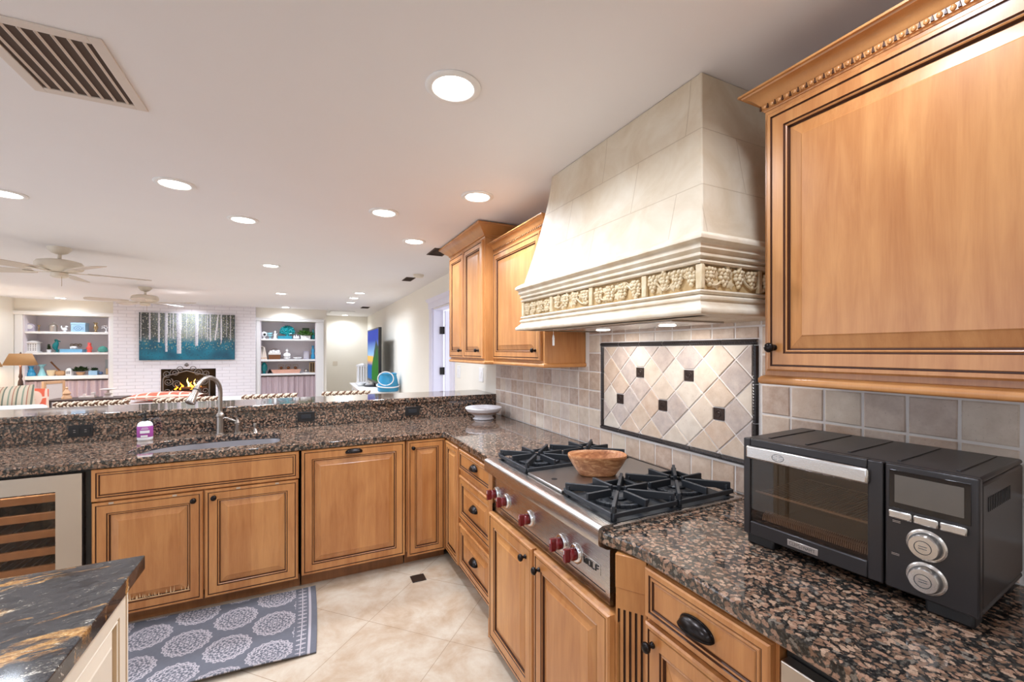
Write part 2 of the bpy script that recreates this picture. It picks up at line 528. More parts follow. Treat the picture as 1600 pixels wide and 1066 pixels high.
mb = MB(); mb.box(.46, XW, YH, YH + .14, 0, H); struct(mb.build('wall_hall', M['wall']))
mb = MB(); mb.box(XL, XW, Y0 - .14, Y0, 0, H); struct(mb.build('wall_rear', M['wall']))
mb = MB()       # wall either side of the chimney, with the two niches left open
for a, b, c, d in ((-4.73, -3.33, -4.62, -3.416), (-.96, .46, -.888, .24)):
    mb.box(a, c, YB, YB + .42, 0, H); mb.box(d, b, YB, YB + .42, 0, H); mb.box(c, d, YB, YB + .42, 2.15, H)
    mb.box(a, b, YB + .42, YB + .5, 0, H)
mb.box(.32, .46, YB + .4, YH, 0, H)
struct(mb.build('wall_back', M['wall']))
mb = MB(); mb.box(-3.33, -2.6, WB, YB + .5, 0, H); mb.box(-1.68, -.96, WB, YB + .5, 0, H); mb.box(-2.6, -1.68, WB, YB + .5, 1.118, H); mb.box(-2.6, -1.68, WB, YB + .5, 0, .32)
mb.box(-3.0, -1.28, WB - .42, WB, 0, .3)
struct(mb.build('wall_chimney', M['brick']))
mb = MB(); mb.box(XW - .015, XW, 5.95, YH, 0, .12); mb.box(.46, XW - .016, YH - .015, YH, 0, .12); struct(mb.build('baseboard_right', M['white'], bevel=.004))

# door in the right wall: casing, leaf swung open, hinges
mb = MB()
mb.box(XW - .022, XW, 5.75, 5.89, 0, 2.07); mb.box(XW - .022, XW, 4.81, 4.95, 0, 2.07)
sweep(mb, [(0, 2.07), (.024, 2.07), (.024, 2.15), (.05, 2.17), (.06, 2.2), (0, 2.2)], lambda o: [(XW, 5.91 + o * .6), (XW - o, 5.91 + o * .6), (XW - o, 4.79 - o * .6), (XW, 4.79 - o * .6)])
mb.box(XW, XW + .14, 5.735, 5.75, 0, 2.06); mb.box(XW, XW + .14, 4.95, 4.965, 0, 2.06); mb.box(XW, XW + .14, 4.965, 5.735, 2.045, 2.06)
door = struct(mb.build('door_1', M['lilac'], bevel=.003))
mb = MB(); mb.box(1.735, 2.5, 5.675, 5.715, .01, 2.04)
mb.box(1.82, 2.42, 5.668, 5.675, 1.1, 1.95); mb.box(1.82, 2.42, 5.668, 5.675, .2, 1.0)
mb.build('door_leaf', M['lilac'], door, bevel=.004)
for z in (1.72, 1.16, .3):
    mb = MB(); mb.box(1.675, 1.73, 5.715, 5.735, z, z + .1); mb.tube([(1.732, 5.722, z - .004), (1.732, 5.722, z + .104)], .009, 8)
    mb.build('hinge', M['black'], door, smooth=40)

# ------------------------------------------------------------------ cabinet kit
FP = frame((0, 2.975, 0), (1, 0, 0), (0, -1, 0))        # faces of the sink run (u = x)
FR = frame((.915, 0, 0), (0, -1, 0), (-1, 0, 0))        # faces of the range run (u = -y)
WG = None


def panel(mb, F, u0, u1, v0, v1, T=.02, stile=.058, raised=True, slope=.032, d0=0.0, flatdrawer=False):
    """framed raised-panel front: material 0 wood, 1 dark glaze in the grooves"""
    if flatdrawer:
        R_ = [(0, 0, 0), (0, T - .004, 0), (.004, T, 0), (.017, T, 0), (.019, T - .004, 1), (.0215, T - .004, 1), (.024, T - .001, 0), (.029, T - .001, 0), (.031, T - .006, 1), (.0335, T - .006, 1), (.037, T - .004, 0)]
    else:
        R_ = [(0, 0, 0), (0, T - .005, 0), (.005, T, 0), (.014, T, 0), (.0155, T - .004, 1), (.0185, T - .004, 1), (.020, T - .001, 0), (stile, T - .001, 0),
              (stile + .002, T - .005, 1), (stile + .004, T - .005, 1), (stile + .007, T - .002, 0), (stile + .010, T - .004, 0), (stile + .012, T - .012, 1), (stile + .015, T - .012, 1), (stile + .017, T - .011, 0)]
        if raised:
            R_ += [(stile + .017 + slope * .9, T - .003, 0), (stile + .017 + slope, T - .001, 0)]
    rings = [[F(u0 + i, v0 + i, d0 + d), F(u1 - i, v0 + i, d0 + d), F(u1 - i, v1 - i, d0 + d), F(u0 + i, v1 - i, d0 + d)] for i, d, _ in R_]
    mis = [R_[k + 1][2] for k in range(len(R_) - 1)]
    b = len(mb.v); n = 4
    for r in rings:
        mb.v += [tuple(p) for p in r]
    for k in range(len(rings) - 1):
        for i in range(4):
            j = (i + 1) % 4
            mb.f.append([b + k * 4 + i, b + k * 4 + j, b + (k + 1) * 4 + j, b + (k + 1) * 4 + i]); mb.m.append(mis[k]); mb.c.append(None)
    q = b + (len(rings) - 1) * 4
    mb.f.append([q, q + 1, q + 2, q + 3]); mb.m.append(0); mb.c.append(None)
    mb.f.append([b + 3, b + 2, b + 1, b]); mb.m.append(0); mb.c.append(None)


def knob(parent, F, u, v, d=.02, r=.015, mat=None):
    c = F(u, v, d); ax = F(u, v, d + 1) - c
    mb = MB(); mb.lathe([(.009, -.001), (.009, .003), (.0055, .006), (.0055, .014), (r * .75, .017), (r, .022), (r, .027), (r * .8, .032), (r * .4, .0345), (.001, .035)], c, 20, ax)
    return mb.build('knob', mat or M['black'], parent, smooth=50)


def cup_pull(parent, F, u, v, d=.02, a=.045, b=.028, c=.026):
    mb = MB(); ns, nt = 18, 7; rings = []
    for t in range(nt + 1):
        tt = PI / 2 * t / nt
        rings.append([F(u - a * math.cos(PI * s / ns), v - .01 + b * math.sin(PI * s / ns) ** .8 * math.cos(tt), d + .002 + c * math.sin(PI * s / ns) ** .7 * math.sin(tt)) for s in range(ns + 1)])
    mb.loops(rings, close=False)
    rim = [F(u - a * 1.0 * math.cos(PI * s / ns), v - .01 + b * math.sin(PI * s / ns) ** .8, d + .002) for s in range(ns + 1)]
    mb.tube(rim, .0035, 6)
    lip = [F(u - a * math.cos(PI * s / ns), v - .01, d + .002 + c * math.sin(PI * s / ns) ** .7) for s in range(ns + 1)]
    mb.tube(lip, .003, 6)
    return mb.build('cup_pull', M['black'], parent, smooth=60)


WD = [M['wood'], M['glaze']]


def front(parent, F, u0, u1, v0, v1, name='door', T=.02, **kw):
    mb = MB(); panel(mb, F, u0, u1, v0, v1, T, **kw)
    return mb.build(name, WD, parent)


# ---- sink run
def base_body(t, F, u0, u1, depth=.56, top=.868, toe=.1, gap=True):
    mb = MB(); mb.fbox(F, u0, u1, toe, top, -depth, -.001)
    mb.build('carcass', M['wood'], t)
    mb = MB(); mb.fbox(F, u0, u1, 0, toe, -.3, -.055)
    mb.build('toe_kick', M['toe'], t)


t = thing('sink_cabinet', 'glazed maple cabinet with two worn doors under the sink', 'cabinet', (-.52, 2.975, 0))
mb = MB(); mb.box(-1.004, -.027, 2.976, 3.0, .1, .868); mb.box(-1.004, -.985, 2.976, 3.54, .1, .868); mb.box(-.046, -.027, 2.976, 3.54, .1, .868); mb.box(-1.004, -.027, 2.976, 3.54, .1, .12)
mb.build('carcass', M['wood'], t)
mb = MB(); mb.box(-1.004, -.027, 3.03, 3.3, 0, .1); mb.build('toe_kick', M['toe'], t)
front(t, FP, -1.0, -.032, .70, .868, 'false_front', flatdrawer=True)
d = front(t, FP, -.998, -.521, .078, .692); knob(d, FP, -.562, .648)
d = front(t, FP, -.512, -.036, .078, .692); knob(d, FP, -.467, .65)
rs = random.Random(5); wd = [o_ for o_ in t.children if o_.name.startswith('door')][0]
mb = MB()
for k in range(34):
    u_ = rs.uniform(-.86, -.585); h_ = rs.uniform(.006, .026) * (1 if rs.random() > .2 else 1.7); v_ = .150 + rs.uniform(-.004, .006); dd = .0192
    mb.add([FP(u_, v_, dd + .0004), FP(u_ + rs.uniform(.002, .007), v_, dd + .0004), FP(u_ + rs.uniform(.001, .003), v_ + h_, dd + .0004)], [(0, 1, 2)])
mb.add([FP(-.87, .146, dd + .0004), FP(-.58, .147, dd + .0004), FP(-.585, .1515, dd + .0004), FP(-.72, .150, dd + .0004), FP(-.865, .1525, dd + .0004)], [(0, 1, 2, 3, 4)])
wf = mb.build('worn_finish', plain('bare_worn_wood', (222, 184, 138), .7), wd, flip=False); wf['label'] = 'pale worn streaks along the door foot'
for x in (-.93, -.66, -.36, -.16):
    mb = MB(); mb.box(x, x + .02, 2.9545, 2.9555, .681, .690); mb.build('latch', M['silver'], t)

t = thing('dishwasher', 'dishwasher behind a wide maple front with one cup pull', 'dishwasher', (.3, 2.975, 0))
base_body(t, FP, -.019, .621)
d = front(t, FP, -.017, .619, .09, .868, 'front_panel'); cup_pull(d, FP, .289, .84, .02, .05, .022, .022)
t = thing('corner_cabinet', 'narrow maple corner cabinet with a single tall door', 'cabinet', (.77, 2.975, 0))
base_body(t, FP, .629, .915)
d = front(t, FP, .637, .905, .07, .868, stile=.05); knob(d, FP, .672, .82, r=.013)

# ---- range run, far side
t = thing('drawer_cabinet', 'maple cabinet of three drawers between corner and cooktop', 'cabinet', (.915, 2.5, 0))
base_body(t, FR, -2.973, -2.09)
front(t, FR, -2.93, -2.66, .09, .858, 'filler_panel', stile=.04, slope=.02)
for a, b in ((.725, .858), (.412, .69), (.105, .378)):
    d = front(t, FR, -2.635, -2.10, a, b, 'drawer', flatdrawer=(b - a < .2), stile=.045); cup_pull(d, FR, -2.35, (a + b) / 2 + .01)

# ---- cooktop cabinet stands forward
FC = frame((.862, 0, 0), (0, -1, 0), (-1, 0, 0))
t = thing('cooktop_cabinet', 'maple two-door cabinet under the cooktop standing forward of its neighbours', 'cabinet', (.862, 1.53, 0))
mb = MB(); mb.fbox(FC, -2.05, -1.04, .06, .655, -.6, -.001); mb.build('carcass', M['wood'], t)
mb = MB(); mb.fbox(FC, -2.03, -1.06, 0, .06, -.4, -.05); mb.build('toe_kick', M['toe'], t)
for a_, b_ in ((-2.05, -1.995), (-1.1, -1.04)):
    mb = MB(); mb.fbox(FC, a_, b_, 0, .06, -.05, -.002); mb.build('foot', M['wood'], t, bevel=.004)
d = front(t, FC, -2.0, -1.545, .045, .675, T=.024); knob(d, FC, -1.598, .622, .024)
d = front(t, FC, -1.53, -1.05, .045, .675, T=.024); knob(d, FC, -1.482, .62, .024)

# fluted corner posts either side of the cooktop cabinet
def pilaster(P0, P1, label, grp=None):
    P0, P1 = Vector(P0), Vector(P1); U = (P1 - P0); L = U.length; U.normalize(); N = Vector((U.y, -U.x, 0)) * 1.0
    if N.x > 0:
        N = -N
    F = frame((P0.x, P0.y, 0), U, N)
    t = thing('corner_post', label, 'post', (P0.x, P0.y, 0), grp)
    prof = []
    n = 5; pitch = L / (n + .4); x = pitch * .35
    prof = [(0, -.02), (0, 0)]
    for k in range(n):
        prof += [(x, 0), (x + .001, -.0075), (x + pitch * .38, -.0075), (x + pitch * .38 + .001, 0)]; x += pitch
    prof += [(L, 0), (L, -.02)]
    mb = MB()
    r0 = [F(u, .1, d) for u, d in prof]; r1 = [F(u, .70, d) for u, d in prof]
    mis = []
    b = len(mb.v); mb.v += [tuple(p) for p in r0] + [tuple(p) for p in r1]; nn = len(prof)
    for i in range(nn - 1):
        groove = prof[i][1] < -.004 or prof[i + 1][1] < -.004
        mb.f.append([b + i, b + i + 1, b + nn + i + 1, b + nn + i]); mb.m.append(1 if groove and 0 < i < nn - 2 else 0); mb.c.append(None)
    mb.fbox(F, 0, L, .70, .765, -.02, 0)
    mb.build('fluted_panel', [M['wood'], M['glaze']], t, flip=False)
    for a_, b_ in ((.765, .868), (0, .1)):
        mb = MB(); mb.fbox(F, 0, L, a_, b_, -.02, .006); mb.build('block', M['wood'], t, bevel=.002)
    return t


pilaster((.862, 1.045, 0), (.915, .968, 0), 'fluted maple corner post beside the cooktop and the single drawer')
pilaster((.915, 2.088, 0), (.862, 2.05, 0), 'fluted maple corner post between the cooktop and the three drawers')

# ---- range run, near side
t = thing('oven_side_cabinet', 'maple cabinet with one drawer over a door below the toaster oven', 'cabinet', (.915, .77, 0))
base_body(t, FR, -.966, -.574)
d = front(t, FR, -.958, -.583, .715, .858, 'drawer', flatdrawer=True); cup_pull(d, FR, -.771, .79, .02, .05, .03, .028)
d = front(t, FR, -.958, -.583, .09, .70); knob(d, FR, -.925, .648)
t = thing('warming_drawer', 'stainless steel undercounter appliance beside the last maple drawer', 'appliance', (.915, .25, 0))
mb = MB(); mb.fbox(FR, -.57, .02, .1, .866, -.58, -.02); mb.build('housing', M['blackplastic'], t)
mb = MB(); mb.fbox(FR, -.566, .016, .12, .838, -.02, .012); mb.build('door', M['steelx'], t, bevel=.004)
mb = MB(); mb.tube([FR(-.5, .77, .05), FR(-.05, .77, .05)], .011, 12); mb.tube([FR(-.47, .77, .01), FR(-.47, .77, .05)], .008); mb.tube([FR(-.08, .77, .01), FR(-.08, .77, .05)], .008); mb.build('handle', M['steel'], t, smooth=50)

# ------------------------------------------------------------------ wine cooler
t = thing('wine_cooler', 'stainless wine cooler with wooden shelf fronts behind glass', 'wine cooler', (-1.33, 2.975, 0))
mb = MB()
mb.box(-1.64, -1.62, 2.99, 3.54, .1, .868); mb.box(-1.03, -1.006, 2.985, 3.54, .0, .868); mb.box(-1.62, -1.03, 3.5, 3.54, .1, .868); mb.box(-1.62, -1.03, 2.99, 3.5, .1, .12); mb.box(-1.62, -1.03, 2.99, 3.5, .85, .868)
mb.build('housing', M['blackplastic'], t)
mb = MB(); mb.box(-1.619, -1.031, 3.485, 3.499, .121, .849); mb.build('interior_lining', plain('plum_lining', (122, 92, 80), .6), t)
mb = MB(); fu = [(-1.64, -1.032, .11, .858)]
F = FP
for a, b, c, e in ((-1.64, -1.52, .11, .858), (-1.135, -1.035, .11, .858), (-1.52, -1.135, .775, .858), (-1.52, -1.135, .11, .19)):
    mb.fbox(FP, a, b, c, e, -.018, .02)
dr = mb.build('door', M['steelx'], t)
mb = MB(); mb.fbox(FP, -1.52, -1.135, .19, .775, -.002, .002); mb.build('pane', M['tint'], dr)
for k, z in enumerate((.715, .625, .535, .445, .355, .265)):
    mb = MB(); mb.box(-1.6, -1.05, 3.0, 3.02, z, z + .04); mb.build('shelf_front', M['oak'], t, bevel=.003)
    mb = MB()
    for q in range(8):
        mb.tube([(-1.58 + .074 * q, 3.02, z + .006), (-1.58 + .074 * q, 3.48, z + .006)], .003, 6)
    mb.build('wire_shelf', M['silver'], t)
ld = bpy.data.lights.new('cooler_fill_light', 'AREA'); ld.shape = 'RECTANGLE'; ld.size = .4; ld.size_y = .02; ld.energy = 1.6; ld.color = (1, .93, .85)  # unseen lamp added to brighten the wooden shelf fronts
lo_ = bpy.data.objects.new('cooler_fill_light', ld); COL.objects.link(lo_); lo_.parent = t; lo_.location = Vector((-1.33, 2.988, .845)) - Vector(WL[t.name])
wb = []
for i, (x, z) in enumerate(((-1.30, .669), (-1.205, .669), (-1.25, .579), (-1.42, .669))):
    mb = MB(); mb.lathe([(.001, .012), (.024, .002), (.033, 0), (.037, .006), (.037, .19), (.03, .225), (.015, .25), (.0135, .32), (.001, .322)], (x, 3.03, z + .0), 16, (0, 1, 0))
    o = mb.build('wine_bottle', glass('bottle_glass', (206, 210, 196), .03) if i == 0 else wb[0].data.materials[0], None, smooth=50, loc=(x, 3.03, z)); wb.append(o)
    tag(o, ('bottle lying base outward behind the third wooden rail of the wine cooler' if i == 2 else ['bottle on the upper cooler shelf between two other bottles', 'bottle on the upper cooler shelf beside the steel frame', '', 'bottle on the upper cooler shelf set apart from the pair'][i]), 'bottle', 'bottles in the wine cooler')

# ------------------------------------------------------------------ countertops (L-shaped slab with a sink cutout)
def slab(name, outer, holes, z0, z1, mat, bevel=.007):
    bm = bmesh.new()
    allv = []
    for lp in [outer] + holes:
        vs = [bm.verts.new((x, y, z1)) for x, y in lp]
        for i in range(len(vs)):
            bm.edges.new((vs[i], vs[(i + 1) % len(vs)]))
    bmesh.ops.triangle_fill(bm, use_beauty=True, use_dissolve=True, edges=bm.edges[:])
    r = bmesh.ops.extrude_face_region(bm, geom=bm.faces[:])
    for v in [g for g in r['geom'] if isinstance(g, bmesh.types.BMVert)]:
        v.co.z = z0
    bmesh.ops.recalc_face_normals(bm, faces=bm.faces)
    me = bpy.data.meshes.new(name); bm.to_mesh(me); bm.free()
    me.materials.append(mat)
    o = bpy.data.objects.new(name, me); COL.objects.link(o); WL[o.name] = (0, 0, 0)
    if bevel:
        b = o.modifiers.new('edge', 'BEVEL'); b.width = bevel; b.segments = 3; b.limit_method = 'ANGLE'; b.angle_limit = math.radians(60)
    return o


def arc(cx, cy, r, a0, a1, n=6):
    return [(cx + r * math.cos(math.radians(a0 + (a1 - a0) * i / n)), cy + r * math.sin(math.radians(a0 + (a1 - a0) * i / n))) for i in range(n + 1)]


SINK = arc(-.205, 3.115, .06, -90, 0) + arc(-.235, 3.36, .09, 0, 90) + [(-.35, 3.468), (-.46, 3.476), (-.56, 3.47)] + arc(-.66, 3.22, .235, 95, 180, 8) + arc(-.835, 3.115, .06, 180, 270)
EX = .893
pts = [(-2.3, 2.95), (EX - .02, 2.95)] + arc(EX - .02, 2.93, .02, 90, 0, 3)[1:] + [(EX, 2.12), (.862, 2.062), (1.535, 2.062), (1.535, 1.103), (.852, 1.103), (.856, 1.085), (.872, 1.045), (.886, 1.0), (.892, .95), (EX, .88), (EX, -1.1), (XW - .002, -1.1), (XW - .002, 3.6), (-2.3, 3.6)]
o = slab('countertop', pts, [SINK], .872, .914, M['granite'])
tag(o, 'polished brown and black speckled granite worktop running along both cabinet runs', 'countertop')
# sink bowl
mb = MB(); cx, cy = -.51, 3.26
def inset(k, z):
    return [(cx + (x - cx) * k, cy + (y - cy) * k, z) for x, y in SINK]
mb.loops([inset(1.03, .8715), inset(.995, .8715), inset(.99, .86), inset(.97, .72), inset(.93, .69), inset(.2, .685), inset(.1, .68)], cap1=True)
o = mb.build('sink', M['sink'], None, smooth=35, loc=(cx, cy, .68)); tag(o, 'long undermount stainless steel sink set in the granite worktop', 'sink')
mb = MB(); mb.lathe([(.04, 0), (.038, .004), (.02, .005), (.001, .005)], (cx, cy, .6805), 20); mb.build('drain', M['chrome'], o, smooth=40)

# raised bar wall with granite facing, bar top
mb = MB(); mb.box(-2.3, XW - .002, 3.62, 3.78, 0, 1.05); o = mb.build('wall_bar', M['wall']); struct(o)
mb = MB(); mb.box(-2.3, XW - .003, 3.6, 3.62, .9145, 1.052); o = mb.build('granite_backsplash', M['granite']); tag(o, 'brown granite upstand behind the sink carrying three black outlets', 'backsplash')
mb = MB(); mb.box(-2.3, XW - .003, 3.585, 4.07, 1.053, 1.095); o = mb.build('bar_counter', M['granite'], bevel=.008, seg=3); tag(o, 'raised brown granite bar ledge between kitchen and living room', 'counter')


def outlet(x, z, name, label, kind):
    t = thing(name, label, 'outlet', (x, 3.6, z), 'black outlets on the granite upstand')
    mb = MB(); mb.box(x - .06, x + .06, 3.593, 3.6, z - .037, z + .037); mb.build('cover_plate', M['blackplastic'], t, bevel=.003)
    if kind == 0:
        for dx in (-.026, .026):
            mb = MB(); mb.box(x + dx - .02, x + dx + .02, 3.590, 3.593, z - .017, z + .017)
            for q in (-.006, .006):
                mb.box(x + dx - .006, x + dx + .004, 3.5892, 3.59, z + q - .0012, z + q + .0012, 1)
            mb.build('socket', [M['blackplastic'], M['silver']], t)
    else:
        mb = MB(); mb.box(x - .034, x + .034, 3.589, 3.593, z - .016, z + .016); mb.build('rocker', M['iron'], t, bevel=.003)


outlet(-1.265, .987, 'power_outlet', 'black double outlet on granite below the soap bottle side of the bar', 0)
outlet(.01, .99, 'power_outlet', 'black outlet on the granite between sink and corner cabinet', 1)
outlet(.815, .983, 'power_outlet', 'black outlet on the granite nearest the footed bowl', 1)

# ------------------------------------------------------------------ faucet, lever, dispenser, soap bottle
fx, fy = -.525, 3.545
t = thing('kitchen_faucet', 'brushed nickel gooseneck pull-down faucet behind the sink', 'faucet', (fx, fy, .914))
mb = MB(); mb.lathe([(.032, 0), (.032, .004), (.025, .008), (.0235, .02), (.0235, .118), (.028, .122), (.029, .13), (.022, .142), (.016, .15), (.0145, .16)], (fx, fy, .914), 28); mb.build('body', M['nickel'], t, smooth=40)
dx, dy = -.115 / .2307, -.2 / .2307
pts = [(fx, fy, 1.07), (fx, fy, 1.14), (fx, fy, 1.2)]
rr = .105
for k in range(1, 13):
    a = PI * k / 12 * .86
    pts.append((fx + dx * (rr - rr * math.cos(a)), fy + dy * (rr - rr * math.cos(a)), 1.205 + rr * math.sin(a)))
mb = MB(); mb.tube(pts, .0135, 16); mb.build('spout', M['nickel'], t, smooth=50)
e = Vector(pts[-1]); tv = (Vector(pts[-1]) - Vector(pts[-2])).normalized()
mb = MB(); mb.lathe([(.0135, 0), (.017, .003), (.019, .055), (.024, .08), (.0285, .098), (.0285, .106), (.022, .110), (.001, .110)], e, 24, tv); mb.build('spray_head', M['nickel'], t, smooth=40)
mb = MB(); mb.lathe([(.0185, .012), (.0182, .014), (.0182, .017), (.0185, .019)], e, 24, tv); mb.build('ring', M['blackplastic'], t)
lx, ly = -.425, 3.55
t = thing('faucet_lever', 'brushed nickel side lever reaching toward the gooseneck faucet', 'faucet handle', (lx, ly, .914))
mb = MB(); mb.lathe([(.026, 0), (.026, .003), (.021, .006), (.02, .062), (.023, .066), (.023, .072), (.012, .086), (.01, .1), (.014, .104), (.014, .108), (.001, .109)], (lx, ly, .914), 24); mb.build('body', M['nickel'], t, smooth=40)
mb = MB(); mb.tube([(lx, ly, .99), (lx - .03, ly - .006, 1.005), (lx - .065, ly - .012, 1.025), (lx - .105, ly - .02, 1.022)], [.008, .007, .006, .0055], 10); mb.build('lever', M['nickel'], t, smooth=50)
ax, ay = -.318, 3.555
t = thing('soap_pump', 'small brushed nickel button dispenser beside the faucet lever', 'dispenser', (ax, ay, .914))
mb = MB(); mb.lathe([(.02, 0), (.018, .004), (.012, .016), (.009, .02), (.009, .03)], (ax, ay, .914), 20); mb.build('base', M['nickel'], t, smooth=40)
mb = MB(); mb.lathe([(.013, .03), (.0135, .032), (.0135, .055), (.012, .058), (.001, .058)], (ax, ay, .914), 20); mb.build('cap', M['nickel'], t, smooth=40)
bx, by = -.925, 3.51
t = thing('soap_bottle', 'white soap bottle with purple label and black pump', 'bottle', (bx, by, .914))
mb = MB(); prof = [(.0, 0), (.036, 0), (.04, .005), (.041, .012), (.0405, .095), (.037, .108), (.028, .118), (.014, .123), (.014, .128)]
mb.lathe(prof, (bx, by, .914), 28, sy=.72); mb.build('body', M['porcelain'], t, smooth=50)
mb = MB(); mb.lathe([(.0412, .022), (.0414, .0225), (.0414, .0915), (.0412, .092)], (bx, by, .914), 28, sy=.73, caps=False); lb = mb.build('label', plain('purple_label', (168, 78, 156), .5), t, smooth=50)
mb = MB()
for k in range(9):
    pass
def onbottle(u, z, dd=.0012):
    a = -PI / 2 + u
    return (bx + (.0414 + dd) * math.cos(a), by + (.0414 + dd) * .73 * math.sin(a), .914 + z)
for (u0, u1, z0, z1) in ((-.45, .75, .048, .066), (-.35, .5, .024, .036), (-.3, .6, .074, .077), (-.2, .5, .082, .084)):
    r0 = [onbottle(u0 + (u1 - u0) * k / 6, z0) for k in range(7)]; r1 = [onbottle(u0 + (u1 - u0) * k / 6, z1) for k in range(7)]
    mb.loops([r0, r1], close=False)
mb.build('label_print', M['porcelain'], lb)
mb = MB(); mb.lathe([(.015, .126), (.015, .138), (.006, .14), (.006, .165), (.012, .167), (.012, .175), (.001, .176)], (bx, by, .914), 18); mb.tube([(bx, by, 1.084), (bx - .018, by - .02, 1.084), (bx - .024, by - .028, 1.078)], .005, 8); mb.build('pump', M['blackplastic'], t, smooth=40)

# footed bowl in the corner
bx, by = 1.362, 3.36
t = thing('footed_bowl', 'footed whitewashed ceramic bowl with brown band in the counter corner', 'bowl', (bx, by, .914))
m = NT('patterned_ceramic'); co = m.coord((1, 1, 1)); vz = m.node('SeparateXYZ'); m.link(co, vz.inputs[0]); n1, _ = m.noise(m.coord(), 60, 3)
band = m.math('COMPARE', vz.outputs[2], .056, .011)
m.set(col=m.mix(m.math('MULTIPLY', band, m.math('ADD', n1, .2)), m.mix(n1, rgba((206, 202, 206)), rgba((236, 232, 232))), rgba((140, 96, 58))), rough=.35); M['patbowl'] = m.mat
mb = MB(); mb.lathe([(.085, 0), (.09, .004), (.078, .014), (.07, .024), (.085, .034), (.125, .055), (.148, .08), (.155, .094), (.152, .1), (.144, .097), (.12, .064), (.06, .045), (.001, .042)], (bx, by, .914), 36); mb.build('vessel', M['patbowl'], t, smooth=50)

# ------------------------------------------------------------------ tiled backsplash on the right wall
TX = XW - .008
tiles = MB(); mb2 = MB()
mb2.box(TX + .0035, XW - .001, -1.0, 3.6, .9145, 1.40); mb2.box(TX + .0035, XW - .001, .86, 2.2, 1.40, 1.66)
bs = thing('tile_backsplash', 'tumbled travertine tile wall behind cooktop and counter', 'backsplash', (XW, 1.5, .914))
mb2.build('grout', M['grout'], bs)
PAL = [(190, 164, 144), (204, 180, 160), (178, 150, 132), (210, 194, 176), (194, 174, 160), (172, 148, 134), (200, 186, 176), (186, 158, 136)]


def chip(mb, poly, th=.008, ease=.003, col=None):
    """one tumbled tile: polygon in (y, z) with eased rim; jittered a little"""
    cyy = sum(p[0] for p in poly) / len(poly); czz = sum(p[1] for p in poly) / len(poly)
    size = max(max(abs(p[0] - cyy), abs(p[1] - czz)) for p in poly)
    k = max(.2, 1 - ease / max(size, .008))
    r0 = [(TX + .008, y, z) for y, z in poly]
    r1 = [(TX + .008 - th + .002, y, z) for y, z in poly]
    dd = R.uniform(-.0008, .0008)
    r2 = [(TX + .008 - th + dd, cyy + (y - cyy) * k, czz + (z - czz) * k) for y, z in poly]
    mb.loops([r0, r1, r2], cap1=True, col=col)


def clipr(poly, y0, y1, z0, z1):
    def cut(ps, ax, lim, sgn):
        out = []
        for i in range(len(ps)):
            a, b = ps[i], ps[(i + 1) % len(ps)]
            ia, ib = (a[ax] - lim) * sgn >= 0, (b[ax] - lim) * sgn >= 0
            if ia:
                out.append(a)
            if ia != ib:
                q = (lim - a[ax]) / (b[ax] - a[ax]); out.append((a[0] + (b[0] - a[0]) * q, a[1] + (b[1] - a[1]) * q))
        return out
    for ax, lim, sg in ((0, y0, 1), (0, y1, -1), (1, z0, 1), (1, z1, -1)):
        poly = cut(poly, ax, lim, sg)
        if len(poly) < 3:
            return []
    return poly


def tcol():
    c = lin(R.choice(PAL)); k = R.uniform(.92, 1.08)
    return tuple(x * k for x in c)


LY0, LY1, LZ0, LZ1 = 1.072, 2.046, 1.030, 1.537     # outer edge of the dark border
G = .0040
zs = [.9145, 1.024, 1.136, 1.248, 1.362, 1.476, 1.587, 1.70]
P_ = .1108
for r in range(7):
    for k in range(-18, 25):
        y0 = .951 + P_ * k; y1 = y0 + P_; z0, z1 = zs[r], zs[r + 1]
        if y1 > 3.6:
            y1 = 3.598
        if y1 - y0 < .02 or y0 < -1.0:
            continue
        top = 1.66 if (y0 > .84 and y1 < 2.25) else 1.398
        z1 = min(z1, top)
        if z1 - z0 < .012:
            continue
        rect = [(y0 + G, z0 + G), (y1 - G, z0 + G), (y1 - G, z1 - G), (y0 + G, z1 - G)]
        inside = y1 > LY0 and y0 < LY1 and z1 > LZ0 + .012 and z0 < LZ1 - .012
        parts = [rect]
        if inside:
            parts = []
            if y0 < LY0 - .012:
                parts.append(clipr(rect, -9, LY0 - .004, -9, 9))
            if y1 > LY1 + .012:
                parts.append(clipr(rect, LY1 + .004, 9, -9, 9))
            if z1 > LZ1 + .012:
                parts.append(clipr(rect, max(y0, LY0), min(y1, LY1), LZ1 + .004, 9))
        for p in parts:
            if len(p) > 2:
                p = [(a + R.uniform(-.0008, .0008), b + R.uniform(-.0008, .0008)) for a, b in p]
                chip(tiles, p, col=tcol())
tiles.build('square_tile_field', M['tile'], bs)
